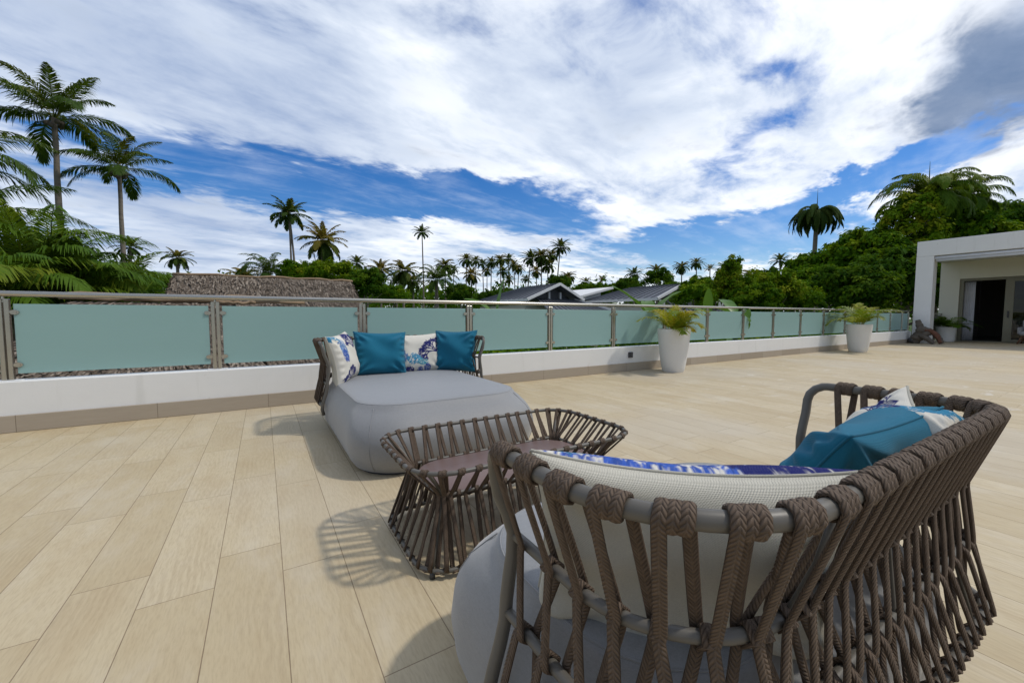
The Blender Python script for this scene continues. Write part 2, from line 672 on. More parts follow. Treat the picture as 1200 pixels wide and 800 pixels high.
def m_print():
    """cushion cloth with a printed coral pattern (colours stored on the mesh)"""
    m, t, out = mat("printed_linen")
    at = t.new('ShaderNodeAttribute')
    at.attribute_name = "print"
    co = objco(t)
    th1 = t.noise(t.vmul(co, (1, 5, 1)), 230.0, 2, 0.7)
    th2 = t.noise(t.vmul(co, (5, 1, 1)), 230.0, 2, 0.7)
    h = t.m('MAXIMUM', th1, th2)
    c = t.mix(t.mul(t.ss(th1, 0.4, 0.75), 0.22), at.outputs['Color'], t.mix(0.4, at.outputs['Color'], (0.4, 0.36, 0.28)))
    wv, wr = weave(t, 0.0023)
    b = principled(t, out, c, 0.9, 0, 0.15, t.bump(t.add(wv, t.mul(h, .4)), 0.6, 0.0013))
    return m


def m_rope(name, color):
    m, t, out = mat(name)
    uv = t.new('ShaderNodeUVMap')
    uv.uv_map = "UVMap"
    u, v, _ = t.sep(uv.outputs[0])
    # chevron plait: strands climb towards the middle of each face of the rope
    k = t.m('ABSOLUTE', t.m('SUBTRACT', t.m('FRACT', t.mul(u, 2.0)), 0.5))
    ph = t.add(t.mul(v, 135.0), t.mul(k, 3.2))
    f = t.m('FRACT', ph)
    prof = t.m('SINE', t.mul(f, 3.14159))
    prof = t.m('POWER', t.m('MAXIMUM', prof, 0.0), 0.55)
    edge = t.ss(t.m('ABSOLUTE', t.m('SUBTRACT', k, 0.25)), 0.15, 0.25, 1.0, 0.35)
    h = t.mul(prof, edge)
    idn = t.white(t.xyz(t.m('FLOOR', ph), t.m('FLOOR', t.mul(u, 4.0)), 1.0))
    n = t.noise(objco(t), 5.0, 3, 0.6)
    fib = t.noise(objco(t), 900.0, 2, 0.6)
    c = t.mix(idn, tuple(q * 0.80 for q in color), tuple(q * 1.22 for q in color))
    c = t.mix(t.mul(n, 0.35), c, tuple(q * 1.3 for q in color))
    c = t.mix(t.mul(t.ss(fib, 0.5, 0.75), 0.3), c, tuple(q * 1.7 for q in color))
    principled(t, out, c, 0.72, 0, 0.3, t.bump(t.add(h, t.mul(fib, .12)), 0.9, 0.0035))
    return m


def m_leaf(name, c_lo, c_mid, c_hi, trans=0.35, rough=0.42, spec=0.45):
    m, t, out = mat(name)
    at = t.new('ShaderNodeAttribute')
    at.attribute_name = "tint"
    ramp = t.new('ShaderNodeValToRGB')
    cr = ramp.color_ramp
    cr.elements[0].color = (*c_lo, 1)
    cr.elements[1].color = (*c_hi, 1)
    e = cr.elements.new(0.5)
    e.color = (*c_mid, 1)
    t.l.new(at.outputs['Fac'], ramp.inputs[0])
    b = t.new('ShaderNodeBsdfPrincipled')
    t.l.new(ramp.outputs[0], b.inputs['Base Color'])
    b.inputs['Roughness'].default_value = rough
    b.inputs['Specular IOR Level'].default_value = spec
    tr = t.new('ShaderNodeBsdfTranslucent')
    t.l.new(t.mix(0.5, ramp.outputs[0], (0.10, 0.16, 0.004)), tr.inputs[0])
    mx = t.new('ShaderNodeMixShader')
    mx.inputs[0].default_value = trans
    t.l.new(b.outputs[0], mx.inputs[1])
    t.l.new(tr.outputs[0], mx.inputs[2])
    t.l.new(mx.outputs[0], out.inputs[0])
    return m


def m_bark():
    m, t, out = mat("palm_bark")
    co = objco(t)
    x, y, z = t.sep(co)
    ring = t.noise(t.xyz(0, 0, z), 6.0, 4, 0.7)
    n = t.noise(co, 7.0, 4, 0.6)
    c = t.mix(n, (0.15, 0.125, 0.10), (0.27, 0.235, 0.195))
    c = t.mix(t.mul(t.ss(ring, 0.45, 0.65), 0.5), c, (0.10, 0.085, 0.07))
    principled(t, out, c, 0.85, 0, 0.2, t.bump(t.add(ring, n), 0.5, 0.03))
    return m


def m_thatch():
    m, t, out = mat("palm_thatch")
    at = t.new('ShaderNodeAttribute')
    at.attribute_name = "tint"
    co = geomco(t)
    n = t.noise(co, 11.0, 5, 0.7)
    big = t.noise(co, 0.9, 3, 0.5)
    f = t.add(t.mul(at.outputs['Fac'], 0.65), t.mul(n, 0.35))
    ramp = t.new('ShaderNodeValToRGB')
    cr = ramp.color_ramp
    cr.elements[0].position = 0.12
    cr.elements[0].color = (0.065, 0.048, 0.036, 1)
    cr.elements[1].position = 0.95
    cr.elements[1].color = (0.44, 0.375, 0.305, 1)
    e = cr.elements.new(0.5)
    e.color = (0.195, 0.158, 0.126, 1)
    t.l.new(f, ramp.inputs[0])
    c = t.mix(t.mul(t.ss(big, .4, .7), 0.3), ramp.outputs[0], (0.21, 0.175, 0.14))
    principled(t, out, c, 0.9, 0, 0.15, t.bump(n, 0.6, 0.02))
    return m


def m_metalroof():
    m, t, out = mat("grey_metal_roof")
    co = objco(t)
    n = t.noise(co, 1.2, 4, 0.6)
    c = t.mix(n, (0.085, 0.095, 0.115), (0.135, 0.145, 0.165))
    principled(t, out, c, 0.5, 0.0, 0.5)
    return m


M = dict(
    floor=m_floor(), wall=m_wall(), skirt=m_skirt(), glass=m_glass(),
    steel=m_plain("brushed_steel", (0.47, 0.445, 0.385), 0.27, 1.0, 0.5, 0.10, 9),
    bronze=m_plain("powder_coated_frame", (0.115, 0.105, 0.088), 0.45, 0.0, 0.5, 0.10, 14, 0.15, 400, 0.0008),
    rope=m_rope("braided_cord", (0.110, 0.077, 0.053)),
    grey=m_fabric("grey_outdoor_fabric", (0.240, 0.243, 0.246)),
    blue=m_fabric("blue_cushion_fabric", (0.012, 0.150, 0.245), var=0.12, heather=0.16, bump=0.5, pitch=0.0026),
    cream=m_fabric("cream_cushion_back", (0.66, 0.63, 0.53), var=0.06, heather=0.08, bump=0.75, pitch=0.0023),
    printed=m_print(),
    stone=m_plain("mauve_table_stone", (0.165, 0.108, 0.095), 0.42, 0, 0.5, 0.25, 9, 0.1, 120, 0.001),
    pot=m_plain("white_planter", (0.74, 0.735, 0.715), 0.5, 0, 0.4, 0.06, 4, 0.1, 90, 0.002),
    soil=m_plain("soil", (0.05, 0.035, 0.025), 0.95, 0, 0.1, 0.4, 30, 0.6, 60, 0.01),
    dark=m_plain("dark_plastic", (0.05, 0.05, 0.055), 0.5),
    bark=m_bark(), thatch=m_thatch(), roof=m_metalroof(),
    pole=m_plain("weathered_pole", (0.30, 0.21, 0.13), 0.8, 0, 0.2, 0.4, 8, 0.4, 40, 0.01),
    trim=m_plain("white_trim_paint", (0.76, 0.76, 0.75), 0.55),
    housewall=m_plain("house_wall_paint", (0.62, 0.60, 0.54), 0.8, 0, 0.3, 0.08, 1.5),
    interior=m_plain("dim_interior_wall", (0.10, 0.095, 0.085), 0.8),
    frame=m_plain("olive_aluminium", (0.20, 0.19, 0.135), 0.45, 0.0, 0.5),
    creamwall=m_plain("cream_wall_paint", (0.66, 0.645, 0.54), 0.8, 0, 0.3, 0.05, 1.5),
    curtain=m_plain("white_curtain_cloth", (0.70, 0.71, 0.75), 0.9),
    drift=m_plain("grey_driftwood", (0.135, 0.115, 0.095), 0.85, 0, 0.2, 0.55, 9, 0.6, 40, 0.01),
    driftred=m_plain("reddish_driftwood", (0.16, 0.075, 0.05), 0.8, 0, 0.2, 0.5, 9, 0.6, 40, 0.01),
    wood=m_plain("brown_wood", (0.13, 0.06, 0.03), 0.5, 0, 0.4, 0.3, 10),
    greyseat=m_plain("pale_grey_upholstery", (0.33, 0.33, 0.34), 0.9),
    palm=m_leaf("palm_frond_green", (0.030, 0.075, 0.010), (0.075, 0.125, 0.016), (0.24, 0.20, 0.03), 0.35, 0.6, 0.15),
    palmfar=m_leaf("far_palm_green", (0.035, 0.078, 0.016), (0.075, 0.115, 0.022), (0.26, 0.17, 0.03), 0.35, 0.75, 0.08),
    areca=m_leaf("areca_green", (0.045, 0.115, 0.008), (0.105, 0.195, 0.012), (0.30, 0.30, 0.02), 0.4, 0.6, 0.15),
    pot_areca=m_leaf("yellowing_areca", (0.12, 0.22, 0.015), (0.42, 0.40, 0.02), (0.52, 0.27, 0.03), 0.4, 0.5, 0.3),
    leaf=m_leaf("broad_leaf_green", (0.036, 0.110, 0.003), (0.090, 0.200, 0.005), (0.27, 0.36, 0.010), 0.45, 0.75, 0.08),
    leafdk=m_leaf("dark_leaf_green", (0.024, 0.080, 0.004), (0.060, 0.142, 0.006), (0.16, 0.245, 0.010), 0.42, 0.75, 0.08),
    leafyl=m_leaf("yellow_green_leaf", (0.07, 0.17, 0.004), (0.17, 0.27, 0.008), (0.36, 0.37, 0.02), 0.4, 0.75, 0.08),
    banana=m_leaf("banana_leaf_green", (0.06, 0.17, 0.02), (0.11, 0.25, 0.03), (0.19, 0.30, 0.05), 0.4, 0.4, 0.4),
    red=m_plain("red_petals", (0.55, 0.03, 0.02), 0.6),
    grass=m_plain("lawn_grass", (0.05, 0.085, 0.022), 0.95, 0, 0.1, 0.35, 1.3, 0.5, 20, 0.05),
    asphalt=m_plain("grey_paving", (0.16, 0.15, 0.14), 0.9, 0, 0.2, 0.2, 2),
)


def m_pane():
    m, t, out = mat("tinted_door_glass")
    gl = t.new('ShaderNodeBsdfGlossy')
    gl.inputs['Roughness'].default_value = 0.02
    tr = t.new('ShaderNodeBsdfTransparent')
    tr.inputs[0].default_value = (0.45, 0.47, 0.43, 1)
    fr = t.new('ShaderNodeFresnel')
    fr.inputs[0].default_value = 1.6
    mx = t.new('ShaderNodeMixShader')
    t.l.new(t.mul(fr.outputs[0], 0.7), mx.inputs[0])
    t.l.new(tr.outputs[0], mx.inputs[1])
    t.l.new(gl.outputs[0], mx.inputs[2])
    t.l.new(mx.outputs[0], out.inputs[0])
    return m


M['pane'] = m_pane()

# ================================================================== the setting
GZ = -3.6                    # garden level below the roof terrace
VX = 20.95                   # front of the villa at the far end of the terrace

mb = MB()
n = 40
ring0 = []
g = 48
for i in range(g + 1):
    for j in range(g + 1):
        xx = -900 + 1800 * i / g
        yy = -900 + 1800 * j / g
        dd = math.hypot(xx, yy)
        mb.v.append((xx, yy, GZ + (0.6 * math.sin(xx * .013) * math.cos(yy * .017) if dd > 120 else 0.0)))
for i in range(g):
    for j in range(g):
        a = i * (g + 1) + j
        mb.face((a, a + g + 1, a + g + 2, a + 1))
tag(mb.build("ground", M['grass']), kind='structure')

mb = MB()
mb.box((-16, -12, -0.35), (30, 5.20, 0.0))
tag(mb.build("terrace_floor", M['floor'], smooth=False), kind='structure')
mb = MB()
mb.box((-15.98, -11.98, GZ - .2), (29.98, 5.38, -0.352))
tag(mb.build("terrace_base", M['wall'], smooth=False), kind='structure')

# ---- low white wall that carries the railing
def parapet():
    root = empty("parapet_wall", (9, 5.3, 0))
    tag(root, "long low white rendered wall under the glass railing at the terrace edge", "wall")
    o = (9, 5.3, 0)
    mb = MB()
    mb.box((-16, 5.20, -0.352), (VX + 0.02, 5.40, 0.438), bev=0.006)
    mb.build("wall_body", M['wall'], root, o, smooth=False)
    mb = MB()
    mb.box((-16, 5.176, 0.002), (VX, 5.1985, 0.148), bev=0.003)
    mb.build("skirting", M['skirt'], root, o, smooth=False)


parapet()

POSTS = [-6.32, -4.86, -3.39, -1.91, -0.428, 1.054, 2.518, 3.965, 5.383, 6.79, 8.20, 9.60, 10.96, 12.39, 13.77, 15.22, 16.53, 17.83, 19.02, 20.20, 20.88]


def railing():
    Y = 5.29
    o = (0, Y, 0.438)
    root = empty("railing", o)
    tag(root, "stainless steel handrail with frosted pale green glass panels on the white wall", "railing")
    mb = MB()
    pts = [(-7.0 + 0.9332 * i, Y, 1.195) for i in range(31)]
    pts[-1] = (VX - 0.01, Y, 1.195)
    mb.tube(pts, 0.0255, 16)
    mb.build("handrail", M['steel'], root, o)
    for x in POSTS:
        mb = MB()
        for s in (-1, 1):
            mb.box((x + s * 0.021 - 0.016, Y - 0.02, 0.446), (x + s * 0.021 + 0.016, Y + 0.02, 1.150), bev=0.003)
        mb.tube([(x, Y, 1.12), (x, Y, 1.172)], 0.010, 10)
        mb.box((x - 0.036, Y - 0.012, 1.120), (x + 0.036, Y + 0.012, 1.134))
        p = mb.build("post", M['steel'], root, o, smooth=False)
        mb = MB()
        mb.box((x - 0.085, Y - 0.05, 0.4385), (x + 0.085, Y + 0.05, 0.4455), bev=0.002)
        mb.build("base_plate", M['trim'], p, o, smooth=False)
        for z in (0.575, 1.035):
            for s in (-1, 1):
                mb = MB()
                xa, xb = x + s * 0.036, x + s * 0.094
                rr = []
                for q in (-0.017, 0.017):
                    ring = []
                    for k in range(14):
                        a = 2 * math.pi * k / 14
                        cx = (xa + xb) / 2 + 0.5 * abs(xb - xa) * math.cos(a)
                        ring.append((cx, Y + q, z + 0.021 * math.sin(a)))
                    rr.append(ring)
                mb.loft(rr, True, True)
                mb.tube([((xa + xb) / 2 + s * .008, Y - 0.017, z), ((xa + xb) / 2 + s * .008, Y - 0.022, z)], 0.008, 8)
                mb.build("clamp", M['steel'], p, o, angle=40)
    for a, b in zip(POSTS[:-1], POSTS[1:]):
        if b - a < 0.5:
            continue
        mb = MB()
        mb.box((a + 0.058, Y - 0.006, 0.498), (b - 0.058, Y + 0.006, 1.108), bev=0.0015)
        mb.build("glass_panel", M['glass'], root, o, smooth=False)


railing()

# a little outlet box on the white wall
mb = MB()
mb.box((5.68, 5.165, 0.245), (5.78, 5.1995, 0.345), bev=0.006)
mb.box((5.70, 5.158, 0.262), (5.76, 5.1655, 0.328), bev=0.003)
tag(mb.build("outlet_box", M['dark'], smooth=False), "small dark outlet box on the white wall left of the big planter", "outlet")


# ------------------------------------------------------------------ the villa at the right end
def villa():
    o = (VX, 0, 0)
    root = empty("villa", o)
    tag(root, "white flat roofed pavilion with deep canopy and sliding glass doors", "building")
    XB = 24.0
    P = lambda mb, name, m, **k: mb.build(name, m, root, o, **k)
    mb = MB()
    mb.box((VX, 4.70, 0), (VX + 0.42, 5.17, 3.20))
    P(mb, "pillar", M['wall'], smooth=False)
    mb = MB()
    mb.box((VX, -11, 3.2025), (30, 5.17, 3.76), bev=0.01)
    P(mb, "roof", M['wall'], smooth=False)
    mb = MB()                                  # rear wall with the door opening from Y 4.48 down
    mb.box((XB, 4.602, 0), (XB + 0.2, 5.16, 3.2))
    mb.box((XB, -2.2, 2.50), (XB + 0.2, 4.600, 3.2))
    mb.box((XB, -11, 0), (XB + 0.2, -2.202, 3.2))
    P(mb, "wall", M['creamwall'], smooth=False)
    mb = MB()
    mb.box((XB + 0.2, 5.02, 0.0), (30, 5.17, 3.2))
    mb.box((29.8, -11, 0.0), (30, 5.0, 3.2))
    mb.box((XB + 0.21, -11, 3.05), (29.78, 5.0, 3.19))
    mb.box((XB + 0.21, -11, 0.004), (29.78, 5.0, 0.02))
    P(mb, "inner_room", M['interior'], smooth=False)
    mb = MB()
    mb.tube([(VX + 0.08, 4.69, 3.12), (VX + 0.08, -4, 3.12)], 0.055, 12)
    mb.box((VX + 0.07, -4, 2.99), (VX + 0.09, 4.66, 3.09))
    P(mb, "rolled_shade", M['curtain'])
    # sliding door: jambs, stiles, panes
    fr = MB()
    fr.box((XB + 0.04, 4.49, 0), (XB + 0.16, 4.60, 2.495))
    fr.box((XB + 0.04, -2.198, 2.40), (XB + 0.16, 4.488, 2.495))
    fr.box((XB + 0.04, -2.198, 0.0), (XB + 0.16, 4.488, 0.03))
    f = P(fr, "door_frame", M['frame'], smooth=False)
    for a, b in ((3.29, 1.55), (1.55, -0.2), (-0.2, -1.95)):
        mb = MB()
        mb.box((XB - 0.02, a - 0.11, 0.03), (XB + 0.03, a + 0.11, 2.40))
        mb.box((XB - 0.02, b - 0.05, 0.03), (XB + 0.03, b + 0.05, 2.40))
        mb.box((XB - 0.02, b + 0.052, 0.03), (XB + 0.03, a - 0.112, 0.12))
        mb.box((XB - 0.02, b + 0.052, 2.31), (XB + 0.03, a - 0.112, 2.40))
        d = P(mb, "sliding_door", M['frame'], smooth=False)
        mb = MB()
        mb.box((XB + 0.0, b + 0.052, 0.122), (XB + 0.008, a - 0.112, 2.308))
        mb.build("pane", M['pane'], d, o, smooth=False)
        if a == 3.29:
            mb = MB()
            mb.box((XB - 0.06, a - 0.02, 0.95), (XB - 0.021, a + 0.02, 1.2), bev=0.006)
            mb.build("handle", M['dark'], d, o, smooth=False)
    # glass balustrade between the pillar and the rear wall
    mb = MB()
    mb.box((VX + 0.47, 5.05, 0.12), (XB - 0.05, 5.062, 1.05))
    P(mb, "side_glass", M['pane'], smooth=False)
    mb = MB()
    mb.tube([(VX + 0.42, 5.056, 1.1), (XB, 5.056, 1.1)], 0.022, 10)
    for x in (VX + 0.46, 22.6, XB - 0.06):
        mb.tube([(x, 5.056, 0.0), (x, 5.056, 1.1)], 0.02, 8)
    P(mb, "side_rail", M['steel'])
    return root


villa()

# curtain hanging inside the open door
mb = MB()
rings = []
for z in (0.04, 0.6, 1.2, 1.8, 2.38):
    r = []
    for k in range(61):
        y = 4.50 - 0.30 * k / 60
        r.append((24.26 + 0.035 * math.sin(k * 0.62) * (1.0 - 0.15 * z / 2.4), y, z))
    for k in range(60, -1, -1):
        r.append((r[k][0] + 0.006, r[k][1], z))
    rings.append(r)
mb.loft(rings, True, True)
tag(mb.build("curtain", M['curtain']), "white curtain gathered at the left of the open sliding door", "curtain")


def lounge_chair():
    c = (23.55, 2.55, 0)
    root = empty("lounge_chair", c)
    tag(root, "pale grey lounge chair with slanted brown wooden legs by the glass door", "chair")
    mb = MB()
    mb.box((c[0] - .36, c[1] - .36, 0.30), (c[0] + .36, c[1] + .36, 0.46), bev=0.05)
    mb.build("seat", M['greyseat'], root, c)
    mb = MB()
    mb.box((c[0] - .34, c[1] - .40, 0.34), (c[0] + .36, c[1] - .30, 0.62), bev=0.04)
    mb.build("armrest", M['greyseat'], root, c)
    mb = MB()
    mb.box((c[0] - .34, c[1] + .30, 0.34), (c[0] + .36, c[1] + .40, 0.62), bev=0.04)
    mb.build("armrest", M['greyseat'], root, c)
    mb = MB()
    mb.box((c[0] + .26, c[1] - .36, 0.40), (c[0] + .38, c[1] + .36, 0.88), bev=0.05)
    mb.build("backrest", M['greyseat'], root, c)
    for sx in (-1, 1):
        for sy in (-1, 1):
            mb = MB()
            mb.tube([(c[0] + sx * .27, c[1] + sy * .27, 0.30), (c[0] + sx * .36, c[1] + sy * .38, 0.0)], [.034, .022], 10)
            mb.build("leg", M['wood'], root, c)


lounge_chair()


# ================================================================== furniture
def rrect(x0, x1, y0, y1, r, n):
    """n points round a rounded rectangle (counter-clockwise), evenly spaced along its length"""
    r = max(min(r, (x1 - x0) / 2 - 1e-4, (y1 - y0) / 2 - 1e-4), 1e-4)
    w, h = x1 - x0 - 2 * r, y1 - y0 - 2 * r
    q = math.pi * r / 2
    tot = 2 * (w + h) + 4 * q
    out = []
    for i in range(n):
        s = tot * i / n
        for k, (seg, cx, cy, a0) in enumerate(((w, x1 - r, y0 + r, -90), (h, x1 - r, y1 - r, 0), (w, x0 + r, y1 - r, 90), (h, x0 + r, y0 + r, 180))):
            if s < seg:
                if k == 0:
                    p = (x0 + r + s, y0)
                elif k == 1:
                    p = (x1, y0 + r + s)
                elif k == 2:
                    p = (x1 - r - s, y1)
                else:
                    p = (x0, y1 - r - s)
                break
            s -= seg
            if s < q:
                a = R(a0) + s / r
                p = (cx + r * math.cos(a), cy + r * math.sin(a))
                break
            s -= q
        else:
            p = (x0 + r, y0)
        out.append(p)
    return out


class Outline:
    """a polyline with arc length; pos(s) and outward normal(s)"""
    def __init__(s, pts, closed=False):
        s.p = [Vector((p[0], p[1], 0)) for p in pts]
        s.closed = closed
        if closed:
            s.p.append(s.p[0])
        s.c = [0.0]
        for a, b in zip(s.p[:-1], s.p[1:]):
            s.c.append(s.c[-1] + (b - a).length)
        s.L = s.c[-1]

    def pos(s, d):
        if s.closed:
            d %= s.L
        d = min(max(d, 0.0), s.L)
        lo, hi = 0, len(s.c) - 1
        while hi - lo > 1:
            m = (lo + hi) // 2
            if s.c[m] <= d:
                lo = m
            else:
                hi = m
        f = (d - s.c[lo]) / max(1e-9, s.c[lo + 1] - s.c[lo])
        return s.p[lo].lerp(s.p[lo + 1], f)

    def tan(s, d):
        e = 0.012
        if s.closed:
            return (s.pos(d + e) - s.pos(d - e)).normalized()
        return (s.pos(min(d + e, s.L)) - s.pos(max(d - e, 0))).normalized()


def interp(tab, z):
    for (a, x), (b, y) in zip(tab[:-1], tab[1:]):
        if a <= z <= b:
            f = (z - a) / (b - a)
            f = f * f * (3 - 2 * f)
            return x + (y - x) * f
    return tab[0][1] if z < tab[0][0] else tab[-1][1]


def smooth_path(ctrl, per=6):
    """Catmull-Rom through (point, side) pairs"""
    out, sd = [], []
    n = len(ctrl)
    for i in range(n - 1):
        p0, p1, p2, p3 = ctrl[max(i - 1, 0)], ctrl[i], ctrl[i + 1], ctrl[min(i + 2, n - 1)]
        seg = max(1, min(per, int((p2[0] - p1[0]).length / 0.012)))
        for k in range(seg):
            t = k / seg
            a = 0.5 * ((2 * p1[0]) + (p2[0] - p0[0]) * t + (2 * p0[0] - 5 * p1[0] + 4 * p2[0] - p3[0]) * t * t + (3 * p1[0] - p0[0] - 3 * p2[0] + p3[0]) * t ** 3)
            out.append(a)
            sd.append(p1[1].lerp(p2[1], t))
    out.append(ctrl[-1][0])
    sd.append(ctrl[-1][1])
    return out, sd


class Rails:
    """a family of rails that follow one outline at several heights"""
    def __init__(s, outline, prof, hand):
        s.o, s.prof, s.hand = outline, prof, hand      # hand=+1: outward is to the right of travel

    def frame(s, d, z):
        t = s.o.tan(d)
        out = Vector((t.y, -t.x, 0)) * s.hand
        c = s.o.pos(d) - out * interp(s.prof, z)
        c.z = z
        return c, t, out

    def around(s, d, z, r, ang, shift=0.0):
        """point on a ring round the rail; ang 0 = outer side, 90 = top"""
        c, t, out = s.frame(d + shift, z)
        return c + out * (r * math.cos(R(ang))) + Vector((0, 0, 1)) * (r * math.sin(R(ang))), t


def rope_strand(mb, rails, levels, s0, slant, r_rail, rope, turns=2.0, fine=True, jit=0.0, rnd=None, r_top=None, ret=0.1):
    """one cord: from the lowest rail up the outside to the top rail, wound round it, and back down inside.
    levels: heights from top to bottom; slant: sideways step between rails"""
    rw, rh = rope                                        # half width, half thickness
    rr = r_rail + rh * 0.9
    rt_ = (r_top or r_rail) + rh * 0.9
    ctrl = []
    zt = levels[0]
    j = lambda: (rnd.uniform(-jit, jit) if rnd else 0.0)
    half = turns * rw * 0.95
    per = 10 if fine else 7
    low = levels[1:]
    # up the outside
    sgn = 1
    pos = [s0 - half + slant * (0.12 if k % 2 == 0 else 0.55) + j() for k in range(len(low))]
    for k in range(len(low) - 1, -1, -1):
        z = low[k]
        # a turn round the rail, then leave on the outside
        if k == len(low) - 1:
            seq = [(-90, -0.6), (-180, -0.9), (-270, -0.6), (-360, 0.0)]
        else:
            # the outer cord only bears on the rail here; every other one takes a turn round it
            seq = [(-20, -0.1), (20, 0.1)] if k % 2 == 0 else [(0, -0.6), (90, -0.45), (180, -0.25), (270, 0.0), (360, 0.3)]
        for a, sh in seq:
            p, t = rails.around(pos[k], z, rr, a, sh * rw * 1.6)
            ctrl.append((p, t))
    n_turn = int(turns * per)
    for i in range(n_turn + 1):
        f = i / n_turn
        ang = 0 + 360 * turns * f + 180 * f * (1 if (turns * 2) % 2 == 0 else 0)
        p, t = rails.around(s0, zt, rt_, ang, -half + 2 * half * f)
        ctrl.append((p, t))
    # down the inside
    pos2 = [s0 + half + slant * (1.0 if k % 2 == 0 else ret) + j() for k in range(len(low))]
    for k in range(len(low)):
        z = low[k]
        seq = ([(180, -0.4), (270, -0.1), (360, 0.15), (450, 0.35), (540, 0.6)] if k % 2 == 0 else [(160, 0), (200, 0)]) if k < len(low) - 1 else [(180, 0), (270, 0.4), (360, 0.6)]
        for a, sh in seq:
            p, t = rails.around(pos2[k], z, rr, a, sh * rw * 1.6)
            ctrl.append((p, t))
    pts, sd = smooth_path(ctrl, 14 if fine else 5)
    mb.tube(pts, rw, 10 if fine else 6, False, sd, rh / rw)


def seat_base_mesh(x0, x1, y0, y1, H, n=96, rc=0.30, front=1.0):
    mb = MB()
    prof = [(0.004, .085, .8), (0.02, .055, .9), (0.06, .028, 1), (0.12, .008, 1), (0.19, 0, 1), (0.26, .006, 1), (0.32, .028, 1), (0.37, .058, 1),
            (H - .035, .074, 1), (H - .018, .081, 1), (H - .007, .087, 1), (H - 0.001, .096, 1), (H + .003, .11, 1), (H + .009, .17, .9), (H + .013, .26, .8), (H + .015, .38, .6)]
    rings = []
    for z, i, k in prof:
        a, b, c, d = x0 + i, x1 - i, y0 + i, y1 - i * (front if z > 0.19 else 1.0)
        if b - a < 0.05:
            a = b = (x0 + x1) / 2
            a -= .02
            b += .02
        if d - c < 0.05:
            c = d = (y0 + y1) / 2
            c -= .02
            d += .02
        rings.append([(p[0], p[1], z) for p in rrect(a, b, c, d, max(rc - i * 0.3, .04), n)])
    mb.loft(rings, True, True)
    return mb


BED_PROF = [(0.10, 0.03), (0.22, 0.0), (0.42, 0.045), (0.56, 0.062), (0.70, 0.020), (0.79, 0.0)]


